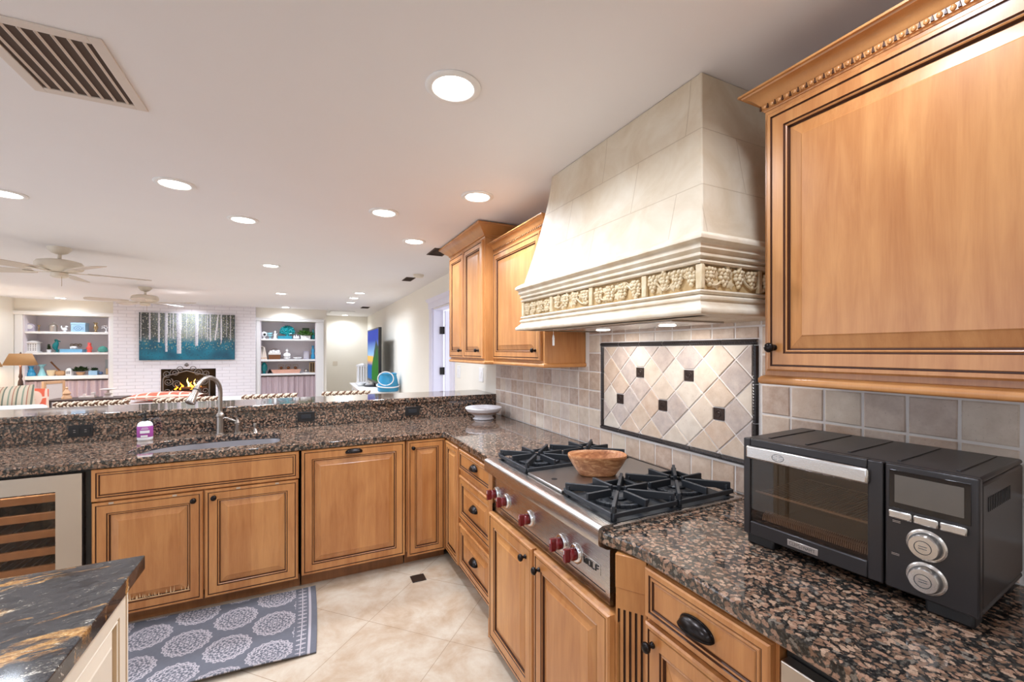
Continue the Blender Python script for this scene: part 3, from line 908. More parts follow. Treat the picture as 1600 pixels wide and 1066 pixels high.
# medallion of diagonal tiles inside the border
dm = MB(); B = .024; DY, DZ = .1575, .155
insets = [(1, 0), (-1, 0), (2, -2), (0, -2), (-2, -2)]
ins_pts = [(1.5625 + DY * k, 1.377 + DZ / 2 * j) for k, j in insets]
for j in range(-6, 5):
    for k in range(-8, 8):
        cy = 1.5625 + DY * (k + (0.5 if j % 2 == 0 else 0)); cz = 1.377 + DZ / 2 * j
        g = .0045
        dia = [(cy - DY / 2 + g, cz), (cy, cz - DZ / 2 + g), (cy + DY / 2 - g, cz), (cy, cz + DZ / 2 - g)]
        p = clipr(dia, LY0 + B + .002, LY1 - B - .002, LZ0 + B + .002, LZ1 - B - .002)
        if len(p) < 3:
            continue
        for iy, iz in ins_pts:      # nip the corner that meets an inset
            s_ = .030
            if abs(iy - cy) < DY * .6 and abs(iz - cz) < DZ * .6:
                q = []
                for a, b in p:
                    q.append((a, b))
                if abs(iz - cz) < .01:
                    lim = iy - s_ if iy > cy else iy + s_
                    q = clipr(q, -9 if iy > cy else lim, lim if iy > cy else 9, -9, 9)
                else:
                    lim = iz - s_ if iz > cz else iz + s_
                    q = clipr(q, -9, 9, -9 if iz > cz else lim, lim if iz > cz else 9)
                p = q
        if len(p) >= 3:
            c = lin(R.choice([(204, 176, 154), (214, 196, 178), (190, 172, 164), (222, 212, 200), (182, 168, 164), (206, 182, 160), (218, 206, 192)]))
            chip(dm, p, .009, col=c)
dm.build('diagonal_tile_field', M['tile'], bs)
M['bronze_tile'] = plain('dark_bronze_tile', (66, 54, 50), .32, .5, .2, 80)
for iy, iz in ins_pts:
    mb = MB(); s_ = .0255
    mb.box(TX - .002, TX + .006, iy - s_, iy + s_, iz - s_, iz + s_)
    sp = [(TX - .003, iy + (.004 + .0009 * q) * math.cos(q * .55), iz + (.004 + .0009 * q) * math.sin(q * .55)) for q in range(18)]
    mb.tube(sp, .0016, 6)
    mb.build('swirl_inset', M['bronze_tile'], bs, bevel=.0015)
# dark rope-pattern border, each strip a tile
M['listello'] = plain('dark_rope_tile', (52, 46, 46), .3, .3, .2, 60)


def strip(a0, a1, along, c):
    mb = MB(); pa = [(0, 0), (.001, .006), (.006, .013), (.012, .015), (.018, .013), (.0235, .006), (.024, 0)]
    n = 14; w0 = -.012
    rr_ = []
    for e_ in (a0 + .0015, a1 - .0015):
        if along == 'y':
            rr_.append([(TX + .006 - d_, e_, c + w0 + q) for q, d_ in pa])
        else:
            rr_.append([(TX + .006 - d_, c + w0 + q, e_) for q, d_ in pa])
    mb.loops(rr_, close=False)
    L = a1 - a0; k = max(2, int(L / .011))
    for i in range(k):
        e_ = a0 + L * (i + .1) / k; e2 = e_ + L / k * .9
        if e2 > a1 - .001:
            e2 = a1 - .001
        if along == 'y':
            mb.tube([(TX - .0065, e_, c - .005), (TX - .0095, (e_ + e2) / 2, c), (TX - .0065, e2, c + .005)], .0022, 5)
        else:
            mb.tube([(TX - .0065, c - .005, e_), (TX - .0095, c, (e_ + e2) / 2), (TX - .0065, c + .005, e2)], .0022, 5)
    mb.build('border_tile', M['listello'], bs)


for z in (LZ0 + .012, LZ1 - .012):
    n = 6
    for i in range(n):
        strip(LY0 + (LY1 - LY0) * i / n, LY0 + (LY1 - LY0) * (i + 1) / n, 'y', z)
for y in (LY0 + .012, LY1 - .012):
    for i in range(3):
        strip(LZ0 + .024 + (LZ1 - LZ0 - .048) * i / 3, LZ0 + .024 + (LZ1 - LZ0 - .048) * (i + 1) / 3, 'z', y)

# ------------------------------------------------------------------ range hood
hd = thing('range_hood', 'pale stone range hood with a carved grapevine frieze', 'range hood', (XW, 1.53, 1.6))
mb = MB(); rings = []
for k in range(9):
    q = k / 8; z = 1.85 + (H - .001 - 1.85) * q; cv = (1 - q) ** 1.35
    x = 1.214 - .112 * cv; y0 = 1.026 - .098 * cv; y1 = 2.003 + .13 * cv
    rings.append([(XW - .001, y0, z), (x, y0, z), (x, y1, z), (XW - .001, y1, z)])
mb.loops(rings, True, True, True); mb.build('chimney_body', M['hood'], hd, smooth=20, bevel=.004)
HX, HY0, HY1 = 1.105, .94, 2.145     # plane of the frieze
def hpath(o):
    return [(XW - .001, HY0 - o), (HX - o, HY0 - o), (HX - o, HY1 + o), (XW - .001, HY1 + o)]
up = [(-.02, 1.868), (0, 1.866), (.014, 1.858), (.026, 1.85), (.031, 1.842), (.031, 1.834), (.024, 1.830), (.018, 1.826), (.016, 1.816), (.018, 1.808), (.01, 1.802), (.006, 1.797), (.010, 1.792), (.010, 1.786), (.0, 1.783), (-.004, 1.779), (.004, 1.774), (.007, 1.769), (.004, 1.764), (-.012, 1.763), (-.02, 1.763)]
mb = MB(); sweep(mb, up, hpath); mb.build('upper_moulding', M['stonetrim'], hd, smooth=50)
lo = [(-.02, 1.683), (-.012, 1.683), (.004, 1.682), (.008, 1.676), (.004, 1.670), (-.002, 1.668), (.006, 1.663), (.012, 1.658), (.012, 1.652), (.006, 1.648), (.008, 1.64), (.014, 1.634), (.018, 1.628), (.024, 1.624), (.030, 1.618), (.031, 1.610), (.027, 1.604), (-.02, 1.603), (-.06, 1.603), (-.07, 1.60)]
mb = MB(); sweep(mb, lo, hpath); mb.build('lower_moulding', M['stonetrim'], hd, smooth=50)
mb = MB(); sweep(mb, [(-.0125, 1.762), (-.0125, 1.684)], hpath, caps=False); mb.build('frieze_ground', M['frieze'], hd)
mb = MB(); mb.box(HX + .05, XW - .002, HY0 + .05, HY1 - .05, 1.605, 1.615); mb.box(HX + .02, HX + .06, HY0 + .02, HY1 - .02, 1.603, 1.66); mb.build('underside', M['stonetrim'], hd)
mb = MB(); mb.box(HX + .1, XW - .1, 1.15, 1.93, 1.597, 1.606); mb.build('filter_panel', M['steel'], hd, bevel=.002)


def vine(F, L, name, seed):
    """carved relief for one frieze panel, F(u, v, d): d outwards"""
    r = random.Random(seed); mb = MB()
    yb, hh = 1.7235, .034
    # stem
    pts = []
    for k in range(25):
        q = k / 24
        pts.append(F(.012 + (L - .024) * q, yb + hh * .72 * math.sin(q * 2.6 * PI + .7 + seed), .004 + .002 * math.sin(q * 9)))
    mb.tube(pts, .0042, 7)
    for q0, s_ in ((.3, 1), (.62, -1), (.85, 1)):
        p = [F(L * (q0 + .03 * k), yb + hh * .7 * math.sin(q0 * 2.6 * PI + .7 + seed) + s_ * (-.006 * k + .0016 * k * k), .006) for k in range(6)]
        mb.tube(p, [.0036, .0034, .003, .0028, .0024, .002], 6)
    # grape clusters
    for q0 in (.12, .37, .63, .88):
        v0 = yb + (.012 if seed % 2 else -.004)
        for row in range(6):
            wd = [3, 4, 3, 3, 2, 1][row]
            for i in range(wd):
                u = L * q0 + (i - (wd - 1) / 2) * .0145 + r.uniform(-.002, .002)
                v = v0 + .026 - row * .0118 + r.uniform(-.0015, .0015)
                if abs(v - yb) > .037 or u < .006 or u > L - .006:
                    continue
                mb.ball(F(u, v, .005 + (.004 if 0 < i < wd - 1 else 0)), .0082, 8, 6)
    # leaves
    for q0, vv in ((.24, .016), (.5, -.016), (.5, .02), (.76, .014), (.25, -.02)):
        c = F(L * q0, yb + vv, .007); n = 10
        rim = []
        for k in range(n):
            a = 2 * PI * k / n; rad = .023 if k % 2 == 0 else .013
            rim.append(F(L * q0 + rad * math.cos(a), yb + vv + rad * .85 * math.sin(a), .001))
        b = len(mb.v)
        mb.v += [tuple(c)] + [tuple(p) for p in rim]
        for k in range(n):
            mb.f.append([b, b + 1 + k, b + 1 + (k + 1) % n]); mb.m.append(0); mb.c.append(None)
    return mb.build(name, M['relief'], hd, smooth=60)


FY = [HY0, 1.185, 1.507, 1.836, HY1]
for k in range(4):
    Fv = frame((HX + .0125, FY[k + 1] - .013, 0), (0, -1, 0), (-1, 0, 0)); vine(Fv, FY[k + 1] - FY[k] - .026, 'vine_relief', k + 1)
Fv = frame((HX + .018, HY0 + .0125, 0), (1, 0, 0), (0, -1, 0)); vine(Fv, .27, 'vine_relief', 9)
Fv = frame((HX + .30, HY0 + .0125, 0), (1, 0, 0), (0, -1, 0)); vine(Fv, .16, 'vine_relief', 12)
Fv = frame((XW - .02, HY1 - .0125, 0), (-1, 0, 0), (0, 1, 0)); vine(Fv, .4, 'vine_relief', 14)
for y in [HY0 + .005] + FY[1:-1] + [HY1 - .005]:
    mb = MB(); mb.box(HX - .001, HX + .013, y - .012, y + .012, 1.684, 1.762); mb.build('frieze_divider', M['relief'], hd, bevel=.003)
for x in (HX + .013, HX + .29):
    mb = MB(); mb.box(x - .008, x + .01, HY0 - .001, HY0 + .013, 1.684, 1.762); mb.build('frieze_divider', M['relief'], hd, bevel=.003)
mb = MB(); mb.tube([(1.16, 1.9, 1.605), (1.16, 1.9, 1.572)], .0011, 6); mb.lathe([(.002, 0), (.004, -.004), (.006, -.018), (.0065, -.022), (.005, -.024), (.0055, -.026), (.0055, -.055), (.001, -.056)], (1.16, 1.9, 1.572), 14); mb.build('pull_cord', M['porcelain'], hd, smooth=50)
for y in (1.33, 1.76):
    mb = MB(); mb.lathe([(.035, 0), (.033, -.003), (.001, -.003)], (1.37, y, 1.597), 24); mb.build('lamp_lens', emis('hood_lamp', (255, 250, 240), 10), hd)
    ld = bpy.data.lights.new('hood_lamp', 'AREA'); ld.shape = 'DISK'; ld.size = .07; ld.energy = HOOD_W; ld.color = (1, .97, .93)
    lo_ = bpy.data.objects.new('hood_lamp', ld); COL.objects.link(lo_); lo_.parent = hd; lo_.location = Vector((1.37, y, 1.59)) - Vector(WL[hd.name])

# ------------------------------------------------------------------ wall cabinets
def crown(t, x, y0, y1, z0, prof, rope=True, name='crown_moulding'):
    mb = MB(); sweep(mb, prof, lambda o: [(XW - .003, y0 - o), (x - o, y0 - o), (x - o, y1 + o), (XW - .003, y1 + o)]); c = mb.build(name, M['wood_flat'], t, smooth=35)
    return c


def egg_dart(t, x, y0, y1, z, pitch=.022, r=.007):
    mb = MB(); n = int((y1 - y0) / pitch)
    for i in range(n):
        y = y0 + (i + .5) * (y1 - y0) / n
        mb.ball((x, y, z), r, 8, 6, (.5, .8, 1.0))
        y2 = y + .5 * (y1 - y0) / n
        mb.ext([(x - .003, y2 - .003, z - r), (x - .003, y2 + .003, z - r), (x - .003, y2, z + r)], (.006, 0, 0), 1)
    for xx in [x + .02 + pitch * k for k in range(int((XW - x - .03) / pitch))]:
        mb.ball((xx, y0 - .001, z), r, 8, 6, (.8, .5, 1.0))
    return mb.build('egg_and_dart', [M['wood_flat'], M['glaze']], t, smooth=50)


def light_rail(t, x, y0, y1, z0, z1, ov=.014):
    mb = MB(); sweep(mb, [(-.012, z1), (.002, z1), (ov * .6, z1 - .003), (ov, z1 - .01), (ov, z0 + .005), (ov - .005, z0), (-.012, z0)], lambda o: [(XW - .003, y0 - o), (x - o, y0 - o), (x - o, y1 + o), (XW - .003, y1 + o)])
    return mb.build('light_rail', M['wood_flat'], t, smooth=50)


SMALL = lambda z: [(-.02, z), (.002, z), (.004, z + .004), (.008, z + .006), (.008, z + .021), (.012, z + .024), (.016, z + .03), (.027, z + .042), (.042, z + .05), (.046, z + .051), (.048, z + .055), (.055, z + .056), (.055, z + .062), (-.02, z + .062)]
# near cabinet
x = 1.29; ya, yb = .05, .853
t = thing('wall_cabinet', 'large glazed maple wall cabinet above the toaster oven', 'cabinet', (XW, .45, 1.4))
mb = MB(); mb.box(x, XW - .002, ya, yb, 1.415, 2.24); mb.build('carcass', M['wood'], t)
Fn = frame((x, 0, 0), (0, -1, 0), (-1, 0, 0))
d = front(t, Fn, -.838, -.062, 1.43, 2.212, T=.021, stile=.052, slope=.036); knob(d, Fn, -.812, 1.5, .021, .0145)
crown(t, x, ya, yb, 2.24, SMALL(2.231)); egg_dart(t, x - .01, ya, yb + .008, 2.2445)
light_rail(t, x, ya, yb, 1.388, 1.415)
# second cabinet, left of the hood
ya, yb = 2.212, 2.965
t = thing('wall_cabinet', 'single-door maple wall cabinet tucked against the range hood', 'cabinet', (XW, 2.58, 1.4))
mb = MB(); mb.box(x, XW - .002, ya, yb, 1.415, 2.24); mb.build('carcass', M['wood'], t)
d = front(t, Fn, -2.945, -2.24, 1.43, 2.215, T=.021, stile=.05); knob(d, Fn, -2.29, 1.492, .021, .0145)
crown(t, x, ya, yb - .003, 2.24, SMALL(2.231)); egg_dart(t, x - .01, ya - .008, yb - .01, 2.2445, .022, .006)
light_rail(t, x, ya, yb - .003, 1.388, 1.415)
# tall, deeper cabinet at the end
x2 = 1.217; ya, yb = 2.968, 3.80
t = thing('wall_cabinet', 'deeper two-door maple wall cabinet reaching up near the ceiling', 'cabinet', (XW, 3.38, 1.4))
mb = MB(); mb.box(x2, XW - .002, ya, yb, 1.415, 2.36); mb.build('carcass', M['wood'], t)
F2 = frame((x2, 0, 0), (0, -1, 0), (-1, 0, 0))
d = front(t, F2, -3.79, -3.41, 1.43, 2.325, T=.021, stile=.05, slope=.026); knob(d, F2, -3.455, 1.492, .021, .0145)
d = front(t, F2, -3.40, -2.985, 1.43, 2.325, T=.021, stile=.05, slope=.026); knob(d, F2, -3.06, 1.492, .021, .0145)
crown(t, x2, ya, yb, 2.34, [(-.02, 2.335), (.004, 2.335), (.006, 2.345), (.016, 2.35), (.016, 2.36), (.024, 2.366), (.05, 2.385), (.078, 2.41), (.084, 2.412), (.092, 2.416), (.092, 2.43), (-.02, 2.43)])
light_rail(t, x2, ya, yb, 1.388, 1.415)

# ------------------------------------------------------------------ cooktop
ct = thing('cooktop', 'stainless steel gas cooktop with central griddle and red knobs', 'cooktop', (1.2, 1.58, .9))
Y_A, Y_B = 1.104, 2.06
mb = MB(); mb.box(.892, 1.534, Y_A + .001, Y_B - .001, .70, .922); mb.build('burner_box', M['steel'], ct, bevel=.003)
prof = [(.9, .931), (.862, .931), (.85, .929), (.842, .924), (.839, .915), (.839, .876), (.842, .868), (.875, .85), (.885, .849), (.885, .668), (.9, .668)]
mb = MB(); mb.loops([[(a, Y_A - .002, b) for a, b in prof], [(a, Y_B, b) for a, b in prof]], True, True, True); cp = mb.build('control_panel', M['steel'], ct, smooth=40)
mb = MB(); mb.fbox(frame((.885, 0, 0), (0, -1, 0), (-1, 0, 0)), -2.055, -1.125, .700, .7035, 0, .0008); mb.build('drip_slot', M['blackplastic'], ct)
FK = frame((.885, 0, 0), (0, -1, 0), (-1, 0, 0))
mb = MB(); mb.fbox(FK, -1.25, -1.15, .742, .778, 0, .0018); wp = mb.build('name_plate', M['steel'], ct, bevel=.001)
mb = MB()
def stroke(pts, wd=.0024):
    for a, b in zip(pts, pts[1:]):
        mb.tube([FK(-1.245 + a[0], .748 + a[1], .0022), FK(-1.245 + b[0], .748 + b[1], .0022)], wd, 6)
stroke([(.004, .022), (.004, .002), (.012, .002), (.012, .016)]); stroke([(.012, .002), (.020, .002), (.020, .022)])
stroke([(.028, .002), (.028, .022), (.043, .022), (.043, .002), (.028, .002)])
stroke([(.051, .022), (.051, .002), (.064, .002)])
stroke([(.072, .002), (.072, .022), (.087, .022)]); stroke([(.072, .012), (.084, .012)])
mb.build('lettering', M['blackplastic'], wp)
for i, y in enumerate((2.005, 1.885, 1.645, 1.385, 1.29)):
    k = MB(); c = FK(-y, .758, 0); k.lathe([(.036, 0), (.036, .004), (.031, .01), (.026, .011), (.001, .011)], c, 28, (-1, 0, 0)); bz = k.build('knob_bezel', M['chrome'], ct, smooth=40)
    k = MB(); k.lathe([(.022, .01), (.023, .014), (.021, .03), (.016, .034), (.001, .035)], c, 24, (-1, 0, 0))
    k.ext([FK(-y - .0085, .758 - .024, .03), FK(-y + .0085, .758 - .024, .03), FK(-y + .0085, .758 + .024, .03), FK(-y - .0085, .758 + .024, .03)], (-.024, 0, 0))
    kk = k.build('knob', M['red'], bz, bevel=.003)
    k = MB(); k.fbox(FK, -y - .0012, -y + .0012, .758 + .006, .758 + .02, .0543, .0549); k.build('pointer', M['porcelain'], kk)
# griddle
mb = MB(); mb.box(.905, 1.5, 1.425, 1.705, .92, .942); g = mb.build('griddle_cover', M['griddle'], ct, bevel=.004)
for x_, y_ in ((.96, 1.565), (1.44, 1.50)):
    mb = MB(); mb.lathe([(.013, 0), (.013, .0008), (.001, .0008)], (x_, y_, .942), 18); mb.build('finger_hole', M['blackplastic'], g)
mb = MB(); mb.box(1.5, 1.532, 1.36, 1.76, .922, .936)
mb.build('flue_trim', M['steel'], ct)
mb = MB()
for k in range(34):
    y_ = 1.375 + .0112 * k; mb.box(1.503, 1.529, y_, y_ + .0045, .9362, .9372)
mb.build('flue_slots', M['blackplastic'], ct)
# burner wells and grates
mb = MB(); mb.box(.905, 1.5, 1.118, 1.415, .9222, .924); mb.build('burner_well', M['iron'], ct)
mb = MB(); mb.box(.905, 1.5, 1.715, 2.045, .9222, .924); mb.build('burner_well', M['iron'], ct)


def bar(mb, p, q, w_, h0, h1):
    p, q = Vector((*p, 0)), Vector((*q, 0)); d_ = (q - p).normalized(); n_ = Vector((-d_.y, d_.x, 0)) * w_ / 2
    pts_ = [p - n_, q - n_, q + n_, p + n_]
    mb.ext([(v.x, v.y, h0) for v in pts_], (0, 0, h1 - h0))


for side, (ya_, yb_) in enumerate(((1.120, 1.414), (1.72, 2.04))):
    for xc in (1.055, 1.352):
        yc = (ya_ + yb_) / 2; hx = .143; hy = (yb_ - ya_) / 2
        mb = MB()
        mb.lathe([(.062, 0), (.066, .006), (.06, .014), (.045, .016), (.001, .016)], (xc, yc, .9245), 28)
        mb.lathe([(.034, .016), (.036, .022), (.03, .028), (.001, .029)], (xc, yc, .9245), 24)
        mb.build('burner', M['iron'], ct, smooth=40)
        mb = MB(); zt = .978
        for k in range(8):
            a = 2 * PI * k / 8 + .02
            ex, ey = math.cos(a), math.sin(a)
            sc_ = min(hx / max(abs(ex), 1e-3), hy / max(abs(ey), 1e-3))
            bar(mb, (xc + ex * .034, yc + ey * .034), (xc + ex * sc_, yc + ey * sc_), .012, zt - .026, zt)
            if k % 2:
                mb.box(xc + ex * sc_ * .93 - .008, xc + ex * sc_ * .93 + .008, yc + ey * sc_ * .93 - .008, yc + ey * sc_ * .93 + .008, .9245, zt - .01)
        for xx in (xc - hx, xc + hx):
            bar(mb, (xx, yc - hy * .96), (xx, yc + hy * .96), .010, zt - .040, zt - .024)
        for yy in (yc - hy, yc + hy):
            bar(mb, (xc - hx, yy), (xc + hx, yy), .010, zt - .040, zt - .024)
        rng = [(xc + .105 * math.cos(2 * PI * k / 40), yc + .105 * math.sin(2 * PI * k / 40)) for k in range(40)]
        for k in range(40):
            bar(mb, rng[k], rng[(k + 1) % 40], .014, .938, .952)
        mb.build('grate', M['iron'], ct, bevel=.002)
# wooden dough bowl on the griddle
bx, by = 1.17, 1.545
m = NT('carved_bowl_wood'); n1, _ = m.noise(m.coord((3, 14, 14), (0, 0, .5)), 4, 5, .6, 1.2)
m.set(col=m.ramp(n1, [(.3, (132, 80, 46)), (.52, (172, 114, 72)), (.72, (206, 160, 112))]), rough=.45); M['bowlwood'] = m.mat
t = MB(); seg = 36
def oval(k, z, p=2.6, rz=.0):
    o_ = []
    for i in range(seg):
        a = 2 * PI * i / seg; c_, s_ = math.cos(a), math.sin(a)
        u_ = .130 * k * math.copysign(abs(c_) ** (2 / p), c_); v_ = .080 * k * math.copysign(abs(s_) ** (2 / p), s_)
        ca, sa = math.cos(-.44), math.sin(-.44)
        o_.append((bx + u_ * ca - v_ * sa, by + u_ * sa + v_ * ca, .942 + z))
    return o_
t.loops([oval(.52, .0), oval(.62, .002), oval(.82, .04), oval(.99, .078), oval(1.0, .086), oval(.985, .09), oval(.93, .088), oval(.88, .078), oval(.7, .036), oval(.5, .02), oval(.1, .018)], True, True, True)
o = t.build('wooden_bowl', M['bowlwood'], None, smooth=50, loc=(bx, by, .942)); tag(o, 'oval hand-carved wooden bowl on the cooktop griddle', 'bowl')

# ------------------------------------------------------------------ toaster oven
OF = Vector((1.189, .854, .914)); OR = Vector((1.2255, .364, .914)); U = (OR - OF); OL = U.length; U.normalize(); N = Vector((U.y, -U.x, 0))
if N.x > 0:
    N = -N
FO = frame(OF, U, N)
OD = .33; z0, z1 = .032, .316
ov = thing('toaster_oven', 'charcoal countertop toaster oven with glass door and two silver dials', 'toaster oven', tuple(OF))
mb = MB()
sp_ = .335 # split between door and control panel
mb.fbox(FO, 0, OL, z0, z1, -OD, -.34 + .33)     # full shell, hollow behind the door
mb = MB()
T_ = .012
mb.fbox(FO, 0, OL, z1 - T_, z1, -OD, -.02); mb.fbox(FO, 0, OL, z0, z0 + T_, -OD, -.02); mb.fbox(FO, 0, T_, z0 + T_, z1 - T_, -OD, -.02); mb.fbox(FO, sp_ + .004, OL, z0 + T_, z1 - T_, -OD, -.02); mb.fbox(FO, T_, sp_, z0 + T_, z1 - T_, -OD, -OD + T_)
mb.build('shell', M['charcoal'], ov, bevel=.006, seg=3)
mb = MB()
for k in range(5):
    u_ = .045 + .1 * k
    mb.fbox(FO, u_, u_ + .008, z1 - .0005, z1 + .0022, -OD + .02, -.05)
mb.build('top_rib', M['charcoal'], ov, bevel=.001)
mb = MB()
for (a, b, c, e) in ((0, .02, z0, z1), (sp_ - .03, sp_, z0, z1), (.02, sp_ - .03, z1 - .022, z1), (.02, sp_ - .03, z0, z0 + .04)):
    mb.fbox(FO, a, b, c, e, -.02, 0)
dr = mb.build('door', M['charcoal'], ov, bevel=.003)
mb = MB(); mb.fbox(FO, .02, sp_ - .03, z0 + .04, z1 - .05, -.008, -.005); mb.build('glass_pane', M['smoked'], dr)
mb = MB(); mb.fbox(FO, .012, sp_ - .024, z1 - .058, z1 - .02, -.002, .012); h = mb.build('handle', M['steel'], dr, bevel=.006, seg=3)
mb = MB(); cxh, czh = .105, z1 - .039
for zz in (-.005, 0, .005):
    wv = .016 if zz == 0 else .012
    mb.tube([FO(cxh - wv, czh + zz, .0122), FO(cxh - .002, czh + zz, .0122)], .0009, 5); mb.tube([FO(cxh + .002, czh + zz, .0122), FO(cxh + wv, czh + zz, .0122)], .0009, 5)
mb.tube([FO(cxh + .016 * math.cos(a / 12 * 2 * PI), czh + .01 * math.sin(a / 12 * 2 * PI), .0122) for a in range(12)], .0009, 5, closed=True)
mb.build('emblem', plain('dark_emblem', (110, 106, 104), .4, .3), h)
mb = MB(); mb.fbox(FO, .125, .2, z0 + .009, z0 + .026, 0, .0015); bg = mb.build('badge', M['silver'], dr, bevel=.001)
def letters(F_, text, u, v, hgt, d_, name, mat, parent, sx=.62):
    """single-stroke capitals"""
    S = {'C': ['1101', '0100', '0010', '0010', '1000'], }
    G_ = {'A': [(0, 0, .5, 1), (.5, 1, 1, 0), (.2, .4, .8, .4)], 'C': [(1, 1, 0, 1), (0, 1, 0, 0), (0, 0, 1, 0)], 'U': [(0, 1, 0, 0), (0, 0, 1, 0), (1, 0, 1, 1)], 'I': [(.5, 0, .5, 1)], 'S': [(1, 1, 0, 1), (0, 1, 0, .5), (0, .5, 1, .5), (1, .5, 1, 0), (1, 0, 0, 0)],
          'N': [(0, 0, 0, 1), (0, 1, 1, 0), (1, 0, 1, 1)], 'R': [(0, 0, 0, 1), (0, 1, 1, 1), (1, 1, 1, .5), (1, .5, 0, .5), (.4, .5, 1, 0)], 'T': [(0, 1, 1, 1), (.5, 1, .5, 0)], 'E': [(1, 1, 0, 1), (0, 1, 0, 0), (0, 0, 1, 0), (0, .5, .8, .5)], 'O': [(0, 0, 0, 1), (0, 1, 1, 1), (1, 1, 1, 0), (1, 0, 0, 0)],
          'L': [(0, 1, 0, 0), (0, 0, 1, 0)], 'M': [(0, 0, 0, 1), (0, 1, .5, .4), (.5, .4, 1, 1), (1, 1, 1, 0)], 'P': [(0, 0, 0, 1), (0, 1, 1, 1), (1, 1, 1, .5), (1, .5, 0, .5)], 'D': [(0, 0, 0, 1), (0, 1, .7, 1), (.7, 1, 1, .5), (1, .5, .7, 0), (.7, 0, 0, 0)]}
    mb_ = MB(); w_ = hgt * sx
    for i, ch in enumerate(text):
        for a, b, c, e in G_.get(ch, []):
            x0 = u + i * w_ * 1.35
            mb_.tube([F_(x0 + a * w_, v + b * hgt, d_), F_(x0 + c * w_, v + e * hgt, d_)], hgt * .075, 4)
    return mb_.build(name, mat, parent)
letters(FO, 'CUISINART', .131, z0 + .0135, .008, .0017, 'lettering', M['blackplastic'], bg, .66)
# inside: cavity, wire rack, crumb grill
mb = MB(); mb.fbox(FO, T_, T_ + .002, z0 + T_, z1 - T_, -OD + T_, -.02); mb.fbox(FO, T_, sp_, z0 + T_, z0 + T_ + .002, -OD + T_, -.02); mb.fbox(FO, T_, sp_, z0 + T_, z1 - T_, -OD + T_, -OD + T_ + .002); mb.build('cavity_lining', plain('oven_lining', (120, 98, 80), .4, .3), ov)
mb = MB()
for zz, dep in ((.155, -.03),):
    mb.tube([FO(.02, zz, dep), FO(sp_ - .02, zz, dep)], .0032, 8); mb.tube([FO(.02, zz, -.29), FO(sp_ - .02, zz, -.29)], .002, 8)
    for k in range(34):
        u_ = .026 + .0085 * k; mb.tube([FO(u_, zz - .003, dep), FO(u_, zz - .003, -.29)], .0014, 5)
mb.build('wire_rack', M['rackwire'], ov)
mb = MB()
mb.tube([FO(.03, .085, -.06), FO(sp_ - .02, .085, -.06)], .0035, 8)
for k in range(60):
    u_ = .04 + .0046 * k; mb.tube([FO(u_, .098, -.05), FO(u_, .09, -.035), FO(u_, .075, -.032)], .0016, 5)
mb.build('basket_rail', M['rackwire'], ov)
# control panel
cpn = MB(); cpn.fbox(FO, sp_ + .004, OL, z0, z1, -.02, 0); cpo = cpn.build('control_panel', M['charcoal'], ov, bevel=.004, seg=3)
uc = (sp_ + .004 + OL) / 2
mb = MB(); mb.fbox(FO, sp_ + .012, OL - .012, z1 - .098, z1 - .012, 0, .0015); sc_ = mb.build('display', plain('display_glass', (30, 26, 25), .08), cpo, bevel=.001)
mb = MB(); mb.fbox(FO, sp_ + .022, OL - .022, z1 - .085, z1 - .022, .0015, .002); mb.build('screen', plain('grey_screen', (92, 84, 76), .25), sc_)
for k in range(3):
    a = sp_ + .012 + k * .0432; mb = MB(); mb.fbox(FO, a, a + .0415, z1 - .121, z1 - .103, 0, .008); mb.build('button', M['steel'], cpo, bevel=.003)
for zz in (z1 - .164, z1 - .236):
    mb = MB(); c = FO(uc - .004, zz, 0); mb.lathe([(.034, 0), (.034, .002), (.031, .004), (.029, .004), (.029, .006), (.026, .02), (.024, .023), (.0, .0235)], c, 36, N); dl = mb.build('dial', plain('satin_silver', (206, 200, 194), .24, .9, .02) if 'sat' not in M else M['sat'], cpo, smooth=30); M['sat'] = dl.data.materials[0]
    mb = MB(); mb.lathe([(.0135, .0234), (.0145, .0238), (.0145, .0241), (.0135, .0242)], c, 28, N, caps=False)
    for q in (-.0025, .0025):
        mb.tube([c + U * -.007 + Vector((0, 0, q)) + N * .0237, c + U * .007 + Vector((0, 0, q)) + N * .0237], .0007, 4)
    mb.build('dial_mark', M['iron'], dl)
mb = MB()
for zz, uu in ((z1 - .128, .018), (z1 - .203, .016)):
    for q in range(2):
        mb.fbox(FO, sp_ + uu, sp_ + uu + .014, zz - .003 * q, zz - .003 * q + .001, 0, .0006)
mb.build('panel_print', M['silver'], cpo)
mb = MB()
for k in range(14):
    d_ = -.06 - .012 * k
    mb.fbox(FO, OL, OL + .0012, z1 - .075, z1 - .045, d_, d_ + .005)
mb.build('side_vent', M['blackplastic'], ov)
for u_, d_ in ((.03, -.045), (OL - .06, -.045), (.03, -OD + .03), (OL - .06, -OD + .03)):
    mb = MB(); mb.fbox(FO, u_ - .028, u_ + .05, 0, z0 + .002, d_ - .02, d_ + .03); mb.build('foot', M['blackplastic'], ov, bevel=.006)

